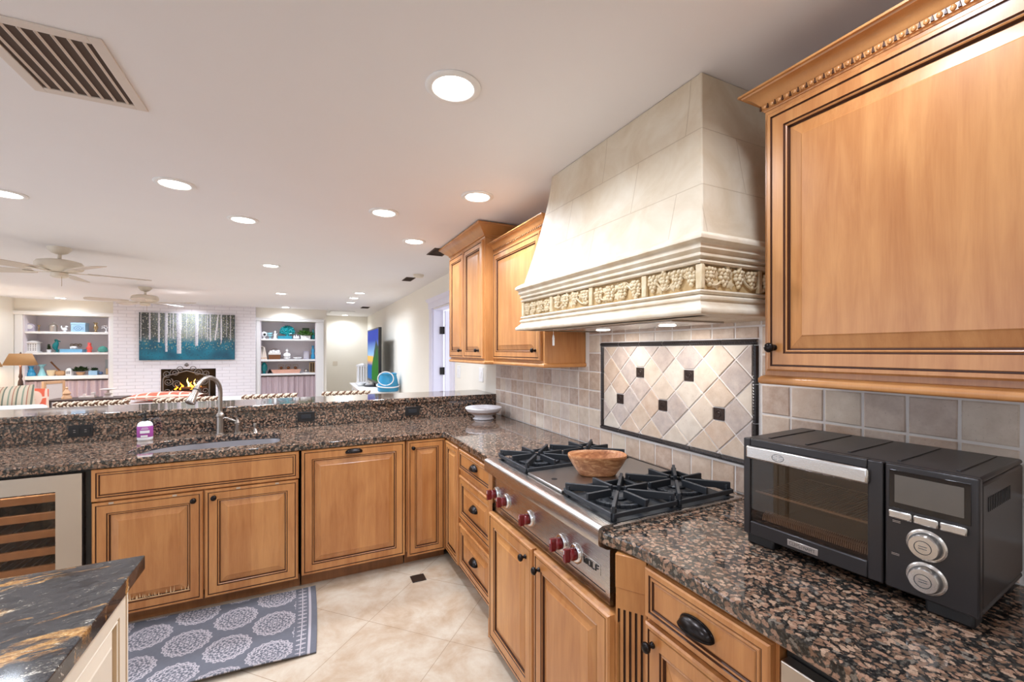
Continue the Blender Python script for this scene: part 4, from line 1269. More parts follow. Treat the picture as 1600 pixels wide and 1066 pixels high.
# ------------------------------------------------------------------ island
t = thing('kitchen_island', 'cream painted island under the dark streaked granite top', 'island', (-1.1, .6, 0))
mb = MB(); mb.box(-1.78, -.445, -1.2, 1.50, .1, .872); mb.build('body', M['cream'], t)
mb = MB(); mb.box(-1.72, -.5, -1.15, 1.44, 0, .1); mb.build('plinth', M['creamglaze'], t)
FI = frame((-.445, 0, 0), (0, 1, 0), (1, 0, 0))
for a, b in ((.82, 1.49), (.12, .80), (-.6, .10)):
    mb = MB(); panel(mb, FI, a, b, .12, .865, .018, .06); mb.build('side_panel', [M['cream'], M['creamglaze']], t)
FI2 = frame((0, 1.50, 0), (-1, 0, 0), (0, 1, 0))
for a, b in ((.46, 1.1), (1.12, 1.77)):
    mb = MB(); panel(mb, FI2, a, b, .12, .865, .018, .06); mb.build('end_panel', [M['cream'], M['creamglaze']], t)
o = slab('island_top', [(-1.82, -1.25), (-.405, -1.25), (-.405, 1.54), (-1.82, 1.54)], [], .873, .914, M['island'], .004)
tag(o, 'black, cream and gold streaked granite top of the island', 'countertop')

# ------------------------------------------------------------------ floor mat with medallion print
def medal(x, y, r):
    """printed flower: returns 0..1 ink"""
    d_ = math.hypot(x, y); a = math.atan2(y, x)
    if d_ > r:
        return 0
    q = d_ / r
    v = 0
    for n, r0, wd, ph in ((8, .2, .13, 0), (12, .48, .16, .2), (16, .76, .18, 0)):
        rr_ = r0 + .07 * math.cos(n * a + ph)
        if abs(q - rr_) < .035:
            v = 1
        pet = abs(math.sin(n * a / 2 + ph))
        if r0 < q < r0 + wd and abs(pet - (q - r0) / wd) < .26:
            v = 1
    if q < .08:
        v = 1
    edge = .9 + .08 * math.cos(16 * a)
    if abs(q - edge) < .04:
        v = 1
    return v


def rug_color(u, v, L, Wd):
    base = lin((92, 92, 99)); ink = lin((162, 154, 156))
    n = noise.noise(Vector((u * 9, v * 9, 0))) * .08 + noise.noise(Vector((u * 60, v * 60, 1))) * .06
    base = tuple(c * (1 + n) for c in base)
    e = L - u
    k = 0
    if .028 < e < .042:
        k = 1
    elif .052 < e < .098:
        ph = (v / .038) % 1; cx_ = abs(ph - .5)
        q = (e - .052) / .046
        if abs(q - .5) < .06 or cx_ < .34 * (1 - abs(q - .5) * 1.9) and int(q * 9) % 2 == 0 or cx_ < .1:
            k = 1
    elif e > .11:
        for px, py in ((.21, .19),):
            pass
        SX, SY = .39, .262
        for ox, oy in ((0, 0), (SX / 2, SY / 2)):
            gx = (u - 1.141 - ox) / SX; gy = (v - .344 - oy) / SY
            cx_ = round(gx); cy_ = round(gy)
            k = max(k, medal((gx - cx_) * SX, (gy - cy_) * SY, .106))
    return tuple(b * (1 - k) + i * k for b, i in zip(base, ink))


def vgrid(name, P, nu, nv, colf, mat, parent=None, loc=None, thick=None):
    """grid P(s, t), s, t in 0..1, with a printed colour per face"""
    mb = MB()
    vs = [P(i / nu, j / nv) for j in range(nv + 1) for i in range(nu + 1)]
    b = len(mb.v); mb.v += [tuple(v) for v in vs]
    for j in range(nv):
        for i in range(nu):
            q = j * (nu + 1) + i
            mb.f.append([b + q, b + q + 1, b + q + nu + 2, b + q + nu + 1]); mb.m.append(0); mb.c.append(colf((i + .5) / nu, (j + .5) / nv))
    return mb.build(name, mat, parent, loc=loc, flip=False)


RL, RW = 1.35, .655
def rugp(s, t_):
    u, v = s * RL, t_ * RW
    x = .052 - RL + u + .012 * math.sin(t_ * 2.2) - .01 * (1 - t_) * 0
    y = 2.325 + v + .012 * math.sin(s * 5)
    z = .006 + .0025 * math.sin(u * 14 + v * 5) * math.sin(v * 9) + (.02 * max(0, 1 - t_ * 9) * max(0, math.sin((s - .42) * 5.4)) if s > .42 else 0)
    return (x, y, z + .003)
o = vgrid('kitchen_mat', rugp, 420, 204, lambda s, t_: rug_color(s * RL, t_ * RW, RL, RW), M['rugm'], None, (-.6, 2.65, 0))
sm = o.modifiers.new('t', 'SOLIDIFY'); sm.thickness = .006; sm.offset = -1
o.data.polygons.foreach_set('use_smooth', [True] * len(o.data.polygons))
tag(o, 'slate grey cotton mat printed with pale medallions below the sink doors', 'rug')
mb = MB(); mb.box(.624, .713, 2.742, 2.828, 0, .004); o = mb.build('floor_register', plain('dark_floor_grille', (36, 26, 20), .4), bevel=.001); tag(o, 'small dark square floor register in front of the dishwasher', 'vent')

# ------------------------------------------------------------------ ceiling: recessed lamps, vents, fans
def can(x, y, label, grp, first=[None]):
    if first[0] is None:
        t = thing('recessed_light', label, 'ceiling light', (x, y, H), grp)
        mb = MB(); mb.lathe([(.098, 0), (.099, -.003), (.096, -.006), (.076, -.009), (.072, -.006), (.07, .0)], (x, y, H), 40, caps=False); mb.build('trim_ring', M['white'], t, smooth=50)
        mb = MB(); mb.lathe([(.072, -.004), (.05, -.006), (.001, -.0065)], (x, y, H), 32, caps=False); mb.build('lens', M['lens'], t, smooth=60)
        first[0] = t
    else:
        t = dup(first[0], (x, y, H), label, grp)
    return t


LD = bpy.data.lights.new('can_and_fill_lamp', 'AREA'); LD.shape = 'DISK'; LD.size = .13; LD.energy = CAN_W; LD.color = (.87, .97, 1.12); LD.spread = 2.65
LD2 = LD.copy(); LD2.energy = CAN_W * 1.7
LD3 = LD.copy(); LD3.energy = CAN_W * .75
LD5 = LD.copy(); LD5.energy = CAN_W * .55
LAMPS = [(.481, 1.477, 'large round recessed light in front of the range hood'),
         (-.664, 3.022, 'recessed light over the sink, third can from the ceiling grille'),
         (-1.628, 3.654, 'recessed light at the photo edge above the wine cooler'),
         (-.40, 3.631, 'recessed light over the raised bar, behind the sink light'),
         (.49, 3.024, 'recessed light above the dishwasher side of the sink run'),
         (.957, 2.46, 'recessed light closest to the single-door wall cabinet'),
         (.854, 3.706, 'recessed light beside the tall wall cabinet crown'),
         (-.34, 5.463, 'recessed light just beyond the bar toward the painting'),
         (-.353, 8.043, 'recessed light in the living room ceiling before the niche light'),
         (.816, 7.433, 'first of three close recessed lights before the hallway'),
         (.797, 8.154, 'middle of three close recessed lights before the hallway'),
         (.814, 8.937, 'last of three close recessed lights before the hallway'),
         (-.37, 10.55, 'recessed light right above the shelf niche beside the hallway'),
         (.971, 12.2, 'recessed light deep in the hallway'),
         (-3.95, 10.45, 'recessed light right above the niche behind the table lamp'),
         (-2.1, 10.42, 'recessed light right above the forest painting')]
for x, y, lb in LAMPS:
    can(x, y, lb, 'recessed ceiling lights')
    lo_ = bpy.data.objects.new('can_and_fill_lamp', LD5 if (x < -1.9 and y > 10) else (LD3 if x > .7 or y > 10 else LD2) if y > 5 else LD); COL.objects.link(lo_); lo_.location = (x, y, H - .012)
for x, y in ((-.7, .4), (-.7, -1.4), (.45, -1.4), (-2.6, 1.5), (-2.8, 3.9), (-2.6, 6.4), (-3.6, 8.6), (-1.9, 8.9)):  # extra lamps without fixtures, added to light the rooms
    lo_ = bpy.data.objects.new('can_and_fill_lamp', (LD3 if x > .7 or y > 10 else LD2) if y > 5 else LD); COL.objects.link(lo_); lo_.location = (x, y, H - .012)

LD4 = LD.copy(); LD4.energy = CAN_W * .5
lo_ = bpy.data.objects.new('can_and_fill_lamp', LD4); COL.objects.link(lo_); lo_.location = (.96, .48, H - .012)

def grille(name, label, x0, x1, y0, y1, n, fr, along='y', mat=None, dark=None, grp=None):
    t = thing(name, label, 'vent', ((x0 + x1) / 2, (y0 + y1) / 2, H), grp)
    mb = MB(); z = H - .006
    mb.box(x0, x0 + fr, y0, y1, z, H); mb.box(x1 - fr, x1, y0, y1, z, H); mb.box(x0 + fr, x1 - fr, y0, y0 + fr, z, H); mb.box(x0 + fr, x1 - fr, y1 - fr, y1, z, H)
    mb.build('frame', mat or M['ceilw'], t, bevel=.002)
    mb = MB(); mb.box(x0 + fr, x1 - fr, y0 + fr, y1 - fr, H - .0012, H - .0004); mb.build('duct_shade', dark or M['duct_shade'], t)  # thin dark sheet, its colour stands for the shade behind the louvers
    mb = MB()
    for k in range(n):
        if along == 'y':
            a = x0 + fr + (x1 - x0 - 2 * fr) * (k + .5) / n; mb.ext([(a - .004, y0 + fr, H - .006), (a + .002, y0 + fr, H - .002), (a + .004, y0 + fr, H - .003), (a - .002, y0 + fr, H - .0075)], (0, y1 - y0 - 2 * fr, 0))
        else:
            a = y0 + fr + (y1 - y0 - 2 * fr) * (k + .5) / n; mb.ext([(x0 + fr, a - .004, H - .006), (x0 + fr, a + .010, H - .002), (x0 + fr, a + .012, H - .003), (x0 + fr, a - .002, H - .0075)], (x1 - x0 - 2 * fr, 0, 0))
    mb.build('louvers', mat or M['ceilw'], t)
    return t


M['ceilw'] = plain('vent_paint', (222, 210, 200), .6, var=.02); M['duct_shade'] = plain('duct_shadow', (84, 66, 56), .8)
grille('ceiling_vent', 'large white louvered air grille in the kitchen ceiling', -.88, -.555, 1.715, 2.15, 7, .035)
grille('ceiling_vent', 'small dark supply vent between the tall cabinet and the three close lights', 1.18, 1.30, 5.55, 5.85, 5, .012, 'x', M['duct_shade'])
grille('ceiling_vent', 'supply vent almost hidden by the tall cabinet crown', 1.08, 1.24, 3.86, 4.16, 5, .014, 'x', M['duct_shade'])
grille('ceiling_vent', 'small supply vent above the television', 1.12, 1.28, 9.7, 10.05, 5, .012, 'x', M['duct_shade'])
mb = MB(); mb.box(.55, 1.1, 10.95, 11.6, H - .02, H); o = mb.build('attic_hatch', M['white'], bevel=.004); tag(o, 'white attic hatch panel in the hallway ceiling', 'hatch')
mb = MB(); mb.lathe([(.065, 0), (.065, -.02), (.05, -.034), (.001, -.036)], (1.281, 5.32, H), 28); o = mb.build('smoke_detector', M['almond'], smooth=40, loc=(1.281, 5.32, H)); tag(o, 'round beige smoke detector beside the small supply vent', 'smoke detector')


def fan(x, y, rz, label):
    t = thing('ceiling_fan', label, 'ceiling fan', (x, y, H), 'almond ceiling fans')
    mb = MB(); mb.lathe([(.001, 0), (.085, 0), (.08, -.02), (.055, -.05), (.03, -.062), (.014, -.065)], (x, y, H), 32); mb.build('canopy', M['almond'], t, smooth=50)
    mb = MB(); mb.tube([(x, y, H - .06), (x, y, H - .13)], .014, 14); mb.build('downrod', M['almond'], t, smooth=50)
    mb = MB(); mb.lathe([(.02, -.11), (.10, -.118), (.15, -.132), (.163, -.15), (.163, -.19), (.15, -.205), (.09, -.222), (.05, -.228), (.001, -.228)], (x, y, H), 40); mb.build('motor', M['almond'], t, smooth=40)
    mb = MB(); mb.lathe([(.05, -.228), (.06, -.235), (.06, -.268), (.04, -.278), (.001, -.28)], (x, y, H), 28); mb.build('switch_cup', M['almond'], t, smooth=40)
    mb = MB(); mb.tube([(x + .03, y - .04, H - .27), (x + .03, y - .04, H - .36)], .0015, 6); mb.build('pull_chain', M['brass'], t)
    for k in range(5):
        a = rz + 2 * PI * k / 5; d_ = Vector((math.cos(a), math.sin(a), 0)); n_ = Vector((-d_.y, d_.x, 0)); c = Vector((x, y, H - .225))
        mb = MB(); P_b = []
        for q in (0, .02, .3, .52, .57):
            pass
        outl = [(.19, -.045), (.24, -.058), (.60, -.072), (.645, -.055), (.66, 0), (.645, .055), (.60, .072), (.24, .058), (.19, .045)]
        mb.ext([c + d_ * u + n_ * v + Vector((0, 0, .012 * v / .07)) for u, v in outl], (0, 0, .006)); bl = mb.build('blade', M['blade'], t)
        mb = MB(); mb.ext([c + d_ * u + n_ * v + Vector((0, 0, -.004)) for u, v in ((.05, -.018), (.17, -.012), (.25, -.04), (.27, 0), (.25, .04), (.17, .012), (.05, .018))], (0, 0, .005)); mb.build('bracket', M['almond'], bl)
    return t


fan(-2.031, 5.361, math.radians(24), 'near almond ceiling fan with flat round motor over the sofa')
fan(-2.148, 8.158, math.radians(60), 'far almond ceiling fan hanging in front of the forest painting')

# switches and other wall fittings
def wall_switch(y, z, label, w_=.055, hh=.07):
    t = thing('light_switch', label, 'switch', (XW, y, z), 'white switches on the cream wall')
    mb = MB(); mb.box(XW - .006, XW, y - w_, y + w_, z - hh, z + hh); mb.build('cover_plate', M['white'], t, bevel=.002)
    mb = MB(); mb.box(XW - .010, XW - .006, y - .018, y + .018, z - .034, z + .034); mb.build('rocker', M['porcelain'], t, bevel=.002)


wall_switch(4.66, 1.25, 'white rocker switch next to the open door casing')
wall_switch(3.97, 1.25, 'white rocker switch above the end of the bar top')
t = thing('light_switch', 'pale switch plate on the far hallway wall', 'switch', (.75, YH, 1.15))
mb = MB(); mb.box(.69, .81, YH - .006, YH, 1.08, 1.2); mb.build('cover_plate', M['almond'], t, bevel=.002)
mb = MB(); mb.box(.735, .765, YH - .01, YH - .006, 1.11, 1.17); mb.build('rocker', M['almond'], t)
#@@LIVING@@
# ------------------------------------------------------------------ living room: built-in bookcases
def bookcase(x0, x1, c0, c1, shelves, label, cl):
    t = thing('built_in_bookcase', label, 'bookcase', ((c0 + c1) / 2, YB, 0))
    mb = MB(); mb.box(c0 + .001, c1 - .001, YB + .40, YB + .418, .0, 2.149); mb.build('back_panel', M['niche'], t)
    for a, b in ((c0 + .001, c0 + .02), (c1 - .02, c1 - .001)):
        mb = MB(); mb.box(a, b, YB + .001, YB + .40, 0, 2.149); mb.build('side_panel', M['niche'], t)
    for z, th in shelves:
        mb = MB(); mb.box(c0 + .021, c1 - .021, YB + .004, YB + .399, z - th, z); mb.build('shelf', M['white'], t, bevel=.004)
    for a, b in ((x0, c0), (c1, x1)):
        mb = MB(); mb.box(a, b, YB - .02, YB - .001, 0, 2.149); mb.build('stile', M['white'], t, bevel=.004)
    mb = MB(); sweep(mb, [(0, 2.149), (.014, 2.149), (.018, 2.16), (.018, 2.19), (.03, 2.2), (.034, 2.215), (0, 2.215)], lambda o: [(x0 - o * .3, YB - .001), (x0 - o * .3, YB - .022 - o), (x1 + o * .3, YB - .022 - o), (x1 + o * .3, YB - .001)]); mb.build('header', M['white'], t)
    # gathered curtain on its rod
    zt = shelves[-1][0] - shelves[-1][1] - .022
    k = thing('cupboard_curtain', cl, 'curtain', ((c0 + c1) / 2, YB + .03, 0))
    mb = MB(); mb.tube([(c0 + .022, YB + .035, zt), (c1 - .022, YB + .035, zt)], .009, 10); mb.build('rod', M['darkwood'], k, smooth=50)
    rn = random.Random(int(c0 * 100)); W_ = c1 - c0 - .05; n = 240
    ph = [rn.uniform(0, 6.28) for _ in range(4)]
    def yy(s, zf):
        f = math.sin(s * W_ * 48 + ph[0] + 2.6 * math.sin(s * 7 + ph[1])) + .45 * math.sin(s * W_ * 97 + ph[2])
        return YB + .05 + .034 * f * (.4 + .6 * zf)
    rows = []
    for zf in (0, .04, .15, .4, .7, 1):
        rows.append([(c0 + .025 + W_ * i / n, yy(i / n, zf) - (.0 if zf else 0), zt + .012 - zf * (zt - .02)) for i in range(n + 1)])
    mb.__init__(); mb.loops(rows, close=False); o = mb.build('fabric', M['linen'], k, smooth=80, flip=False)
    return t


bookcase(-4.725, -3.335, -4.62, -3.416, ((1.846, .04), (1.457, .04), (1.018, .068)), 'white built-in bookcase behind the table lamp', 'mauve gathered curtain under the bookcase behind the table lamp')
bookcase(-.955, .40, -.888, .24, ((1.752, .035), (1.293, .042), (.977, .04)), 'white built-in bookcase beside the hallway', 'mauve gathered curtain under the bookcase beside the hallway')


def one(name, label, cat, mb, mat, smooth=45, grp=None, bevel=0, loc=None):
    xs = [v[0] for v in mb.v]; ys = [v[1] for v in mb.v]; zs_ = [v[2] for v in mb.v]
    o = mb.build(name, mat, None, smooth=None if bevel else smooth, bevel=bevel, loc=loc or ((min(xs) + max(xs)) / 2, (min(ys) + max(ys)) / 2, min(zs_)))
    return tag(o, label, cat, grp)


YS = 11.03
def turned(prof, x, z, y=YS, seg=20, sx=1, sy=1):
    mb = MB(); mb.lathe(prof, (x, y, z), seg, sx=sx, sy=sy); return mb


def tuft(mb, c, n, L, spread, seed, w_=.012, up=.6, mi=0):
    r = random.Random(seed); c = Vector(c)
    for i in range(n):
        a = r.uniform(0, 2 * PI); e = r.uniform(up * .5, 1.2); d_ = Vector((math.cos(a) * math.cos(e), math.sin(a) * math.cos(e), math.sin(e)))
        b_ = c + Vector((r.uniform(-spread, spread), r.uniform(-spread, spread) * .6, r.uniform(-.006, .006))); l = L * r.uniform(.7, 1.15)
        s_ = d_.cross(Vector((0, 0, 1))).normalized() * w_ / 2
        mid = b_ + d_ * l * .55 + Vector((0, 0, .006)); tip = b_ + d_ * l - Vector((0, 0, l * .12))
        mb.add([b_, mid + s_, tip, mid - s_, mid + Vector((0, 0, -.004))], [(0, 1, 4), (1, 2, 4), (2, 3, 4), (3, 0, 4), (0, 3, 2, 1)], mi)


S1, S2, S3 = 1.8465, 1.4575, 1.0185
# shelf 1
t = thing('mantel_clock', 'silvery arched mantel clock at the end of the top shelf', 'clock', (-4.575, YS, S1))
mb = MB(); pts_ = [(-4.645, YS - .03, S1), (-4.505, YS - .03, S1), (-4.51, YS - .03, S1 + .09)] + [(-4.575 + .065 * math.cos(PI * k / 10), YS - .03, S1 + .09 + .06 * math.sin(PI * k / 10)) for k in range(11)] + [(-4.64, YS - .03, S1 + .09)]
mb.ext(pts_, (0, .07, 0)); mb.build('case', plain('lilac_pewter', (196, 188, 206), .3, .4), t, bevel=.004)
mb = MB(); mb.lathe([(.042, 0), (.042, .004), (.036, .005), (.001, .005)], (-4.575, YS - .0305, S1 + .085), 28, (0, -1, 0)); mb.build('dial', M['porcelain'], t)
one('candlestick', 'small brass candlestick next to the mantel clock', 'candlestick', turned([(.022, 0), (.02, .008), (.007, .02), (.01, .05), (.006, .08), (.02, .11), (.021, .122), (.001, .122)], -4.46, S1), M['brass'])
t = thing('lidded_tin', 'round silver lidded box with knob on the top shelf', 'box', (-4.265, YS, S1))
mb = turned([(.056, 0), (.058, .01), (.055, .02), (.055, .1), (.058, .105)], -4.265, S1); mb.build('body', M['silver'], t, smooth=45)
mb = turned([(.06, .104), (.06, .116), (.045, .135), (.02, .146), (.008, .15), (.008, .158), (.014, .168), (.012, .178), (.001, .182)], -4.265, S1); mb.build('lid', M['silver'], t, smooth=45)
mb = MB(); x = -4.105; mb.ball((x, YS, S1 + .05), .032, 14, 10, (1.2, .8, 1)); mb.ball((x + .022, YS, S1 + .098), .02, 12, 8); mb.tube([(x - .03, YS, S1 + .05), (x - .05, YS, S1 + .095), (x - .045, YS, S1 + .118)], [.016, .011, .003], 8); mb.lathe([(.026, 0), (.024, .012), (.012, .02), (.001, .024)], (x, YS, S1), 14); mb.lathe([(.006, 0), (.001, .016)], (x + .038, YS, S1 + .098), 8, (1, 0, 0))
one('bird_figurine', 'small white bird figurine between silver box and blue box', 'figurine', mb, M['porcelain'])
t = thing('decorative_box', 'pale blue square box with carved ring motif', 'box', (-3.885, YS, S1))
mb = MB(); mb.box(-3.995, -3.79, YS - .07, YS + .09, S1, S1 + .135); mb.build('body', M['paleblue'], t, bevel=.004)
mb = MB(); mb.box(-4.0, -3.785, YS - .075, YS + .095, S1 + .136, S1 + .178); mb.build('lid', M['paleblue'], t, bevel=.005)
mb = MB()
for rr_ in (.022, .05):
    mb.tube([(-3.892 + rr_ * math.cos(a / 24 * 2 * PI), YS - .071, S1 + .07 + rr_ * .9 * math.sin(a / 24 * 2 * PI)) for a in range(24)], .004, 6, closed=True)
for sx_ in (-.075, .075):
    mb.tube([(-3.892 + sx_, YS - .071, S1 + .04), (-3.892 + sx_ * .85, YS - .071, S1 + .07), (-3.892 + sx_, YS - .071, S1 + .1)], .003, 5)
mb.build('motif', plain('slate_blue', (96, 124, 160), .5), t)
one('urn', 'two-toned silver trophy urn right of the pale blue box', 'urn', turned([(.034, 0), (.034, .012), (.02, .022), (.016, .04), (.034, .075), (.038, .1), (.022, .14), (.018, .152), (.03, .178), (.042, .188), (.038, .19), (.016, .165), (.001, .16)], -3.66, S1), M['brass'])
mb = MB(); r_ = random.Random(3)
def branch(p, d_, l, rad, lv):
    q = p + d_ * l; mb.tube([p, p + d_ * l * .5 + Vector((r_.uniform(-.006, .006), 0, 0)), q], [rad, rad * .85, rad * .7], 6)
    if lv:
        for s_ in (-1, 1):
            nd = Matrix.Rotation(s_ * r_.uniform(.35, .7), 3, 'Y') @ d_; nd = Matrix.Rotation(r_.uniform(-.5, .5), 3, 'X') @ nd; branch(q, nd, l * .72, rad * .72, lv - 1)
branch(Vector((-3.5, YS, S1)), Vector((-.1, 0, 1)).normalized(), .055, .013, 4); mb.lathe([(.035, 0), (.03, .014), (.01, .02)], (-3.5, YS, S1), 14)
one('coral_ornament', 'branching white coral at the brick end of the top shelf', 'ornament', mb, M['porcelain'])
# shelf 2
t = thing('white_lantern', 'white pierced lantern box with fretwork above the lamp', 'lantern', (-4.53, YS, S2))
mb = MB(); mb.box(-4.615, -4.45, YS - .07, YS + .08, S2, S2 + .02); mb.box(-4.62, -4.445, YS - .075, YS + .085, S2 + .175, S2 + .195); mb.box(-4.60, -4.465, YS - .055, YS + .065, S2 + .02, S2 + .175); mb.ext([(-4.60, YS - .06, S2 + .195), (-4.465, YS - .06, S2 + .195), (-4.51, YS - .02, S2 + .222), (-4.555, YS - .02, S2 + .222)], (0, .12, 0)); mb.build('body', M['white'], t, bevel=.003)
mb = MB()
for i in range(2):
    for j in range(2):
        cx_, cz_ = -4.566 + .066 * i, S2 + .062 + .07 * j
        for s_ in (-1, 1):
            for q in (-1, 1):
                mb.ext([(cx_ + s_ * .008, YS - .057, cz_ + q * .008), (cx_ + s_ * .024, YS - .057, cz_ + q * .012), (cx_ + s_ * .02, YS - .057, cz_ + q * .026), (cx_ + s_ * .008, YS - .057, cz_ + q * .022)], (0, .003, 0))
mb.build('fretwork_shade', plain('shadow_cutout', (84, 72, 70), .8), t)  # flat dark pieces on a solid body, coloured as shaded holes
t = thing('potted_topiary', 'small cone topiary in white pot beside the seahorse', 'plant', (-4.325, YS, S2))
mb = turned([(.026, 0), (.034, .045), (.035, .05), (.03, .05), (.001, .046)], -4.325, S2); mb.build('pot', M['porcelain'], t, smooth=45)
mb = MB()
for k in range(9):
    tuft(mb, (-4.325, YS, S2 + .055 + .011 * k), 16, .04 - .0034 * k, .012, 10 + k, .014, .2)
mb.build('foliage', M['darkleaf'], t)
mb = MB(); x = -4.225; c = []
for k in range(26):
    q = k / 25; c.append((x + .014 * math.sin(q * 5.2 + 2.6) - (.0 if q < .8 else (q - .8) * .05), YS, S2 + .03 + .19 * q))
tail = [(x + .035 + .022 * math.cos(a * .55) * (1 - a * .06), YS, S2 + .04 + .022 * math.sin(a * .55) * (1 - a * .06)) for a in range(12)]
mb.tube(tail + c[1:], [.006] * 12 + [.012 + .03 * math.sin(min(1, q / 25 * 1.1) * PI * .9) for q in range(1, 26)], 10)
mb.ball(c[-1], .027, 12, 8, (1, .8, 1)); mb.tube([c[-1], (x + .06, YS, S2 + .205)], [.016, .008], 8); mb.lathe([(.034, 0), (.034, .01), (.012, .02), (.01, .04)], (x + .012, YS, S2), 16)
for k in range(5):
    mb.lathe([(.006, 0), (.001, .018)], (x - .02 + k * .008, YS, S2 + .238 - abs(k - 2) * .004), 6)
one('seahorse_figurine', 'teal ceramic seahorse standing on the middle shelf', 'figurine', mb, M['teal'])
t = thing('blue_tray', 'long pale blue wooden tray on the middle shelf', 'tray', (-3.99, YS, S2))
mb = MB(); a, b = -4.145, -3.83; mb.box(a, b, YS - .08, YS + .08, S2, S2 + .01)
for q in ((a, b, YS - .09, YS - .078), (a, b, YS + .078, YS + .09), (a, a + .012, YS - .078, YS + .078), (b - .012, b, YS - .078, YS + .078)):
    mb.box(*q, S2, S2 + .062)
mb.build('body', plain('sky_paint', (122, 182, 216), .45), t, bevel=.003)
mb = MB(); x = -3.98
for k in range(5):
    a = 2 * PI * k / 5 + .3; mb.tube([(x, YS, S2 + .085), (x + .055 * math.cos(a), YS + .05 * math.sin(a), S2 + .072)], [.024, .006], 8)
mb.ball((x, YS, S2 + .088), .036, 14, 8, (1.6, 1.2, .9)); mb.ball((x, YS, S2 + .035), .04, 12, 8, (2, 1.2, .6))
one('seashell', 'white seashell heaped on the pale blue tray', 'shell', mb, M['porcelain'])
mb = MB()
for k in range(3):
    x0 = -4.10 + .06 * k
    mb.tube([(x0 + .022 * math.cos(a / 16 * 2 * PI) * (1 + .3 * (k == 1)), YB + .39, S2 + .14 + .03 * math.sin(a / 16 * 2 * PI)) for a in range(16)], .004, 6, closed=True)
mb.tube([(-4.13, YB + .39, S2 + .14), (-3.95, YB + .39, S2 + .15)], .004, 6)
one('wire_wall_ornament', 'brown wire loops mounted on the bookcase back above the blue tray', 'ornament', mb, M['brass'])
mb = MB(); x = -3.752
mb.lathe([(.032, 0), (.036, .02), (.028, .05), (.036, .085), (.03, .12), (.02, .135)], (x, YS, S2), 16); mb.ball((x, YS, S2 + .152), .028, 14, 10); mb.ball((x - .012, YS - .01, S2 + .178), .014, 8, 6); mb.ball((x + .014, YS - .01, S2 + .176), .013, 8, 6); mb.tube([(x - .03, YS, S2 + .1), (x - .042, YS - .01, S2 + .06)], [.012, .008], 8); mb.tube([(x + .03, YS, S2 + .1), (x + .042, YS - .01, S2 + .06)], [.012, .008], 8)
one('coral_figurine', 'coral red figurine on the middle shelf', 'figurine', mb, M['coral'])
one('glass_bowl', 'low sea green glass vessel near the brick end of the middle shelf', 'bowl', turned([(.04, 0), (.07, .015), (.078, .045), (.068, .085), (.04, .11), (.02, .12), (.001, .122)], -3.555, S2, seg=24), plain('sea_green_glass', (76, 158, 144), .1, coat=.5, var=.25, vs=30))
mb = MB(); mb.ball((-3.462, YS + .05, S2 + .035), .035, 14, 10); one('white_orb', 'small white orb at the very end of the middle shelf', 'ornament', mb, M['porcelain'])
# shelf 3
one('blue_vase', 'sapphire blue ribbed vase half hidden by the lamp', 'vase', turned([(.06, 0), (.066, .02), (.06, .055), (.042, .075), (.046, .1), (.028, .12), (.026, .15), (.04, .18), (.036, .182), (.001, .14)], -4.565, S3), M['skyblue'])
one('aqua_vase', 'pale aqua flared vase beside the sapphire vase', 'vase', turned([(.06, 0), (.058, .02), (.04, .07), (.025, .12), (.024, .16), (.04, .195), (.068, .21), (.064, .213), (.02, .17), (.001, .16)], -4.42, S3), M['aqua'])
one('cream_bowl', 'cream woven bowl next to the pale aqua vase', 'bowl', turned([(.035, 0), (.055, .03), (.066, .1), (.062, .104), (.04, .03), (.001, .02)], -4.29, S3), plain('cream_weave', (232, 212, 176), .8, var=.1, vs=200))
t = thing('wooden_ladle_pot', 'round light wood pot with a dark slanting handle', 'pot', (-4.165, YS, S3))
mb = turned([(.045, 0), (.066, .02), (.07, .05), (.06, .085), (.05, .09), (.001, .085)], -4.165, S3); mb.build('vessel', M['oak'], t, smooth=45)
mb = MB(); mb.tube([(-4.17, YS, S3 + .085), (-4.22, YS, S3 + .15), (-4.3, YS, S3 + .262)], [.014, .012, .014], 10); mb.build('handle', M['basket'], t, smooth=50)
t = thing('small_lantern', 'little white lantern jar on the lowest shelf', 'lantern', (-4.04, YS, S3))
mb = turned([(.05, 0), (.055, .01), (.055, .095), (.05, .105), (.034, .13), (.014, .14), (.001, .142)], -4.04, S3, seg=8); mb.build('body', M['white'], t, smooth=20)
mb = MB(); mb.box(-4.066, -4.014, YS - .0545, YS - .05, S3 + .03, S3 + .08); mb.build('opening', plain('grey_shadow', (150, 148, 150), .6), t)  # grey plate on the solid body, coloured as the shaded hollow
mb = MB(); mb.tube([(-4.04 + .025 * math.cos(PI * k / 8), YS, S3 + .13 + .03 * math.sin(PI * k / 8)) for k in range(9)], .003, 6); mb.build('bail', M['silver'], t)
t = thing('potted_succulent', 'bushy green succulent in a tan clay bowl', 'plant', (-3.88, YS, S3))
mb = turned([(.04, 0), (.062, .03), (.066, .06), (.06, .062), (.001, .05)], -3.88, S3); mb.build('pot', M['tan'], t, smooth=45)
mb = MB(); tuft(mb, (-3.88, YS, S3 + .075), 140, .12, .055, 5, .034, .5); mb.build('foliage', M['darkleaf'], t)
t = thing('blue_planter', 'pale blue square planter with a short green sprig', 'plant', (-3.68, YS, S3))
mb = MB(); mb.box(-3.75, -3.62, YS - .06, YS + .06, S3, S3 + .085); mb.build('pot', M['paleblue'], t, bevel=.004)
mb = MB(); tuft(mb, (-3.685, YS, S3 + .085), 70, .075, .035, 8, .026, .5); mb.build('foliage', M['darkleaf'], t)
mb = MB(); mb.ball((-3.585, YS, S3 + .032), .032, 14, 10); one('slate_orb', 'small slate blue ball beside the square planter', 'ornament', mb, plain('slate_glaze', (86, 104, 140), .25))
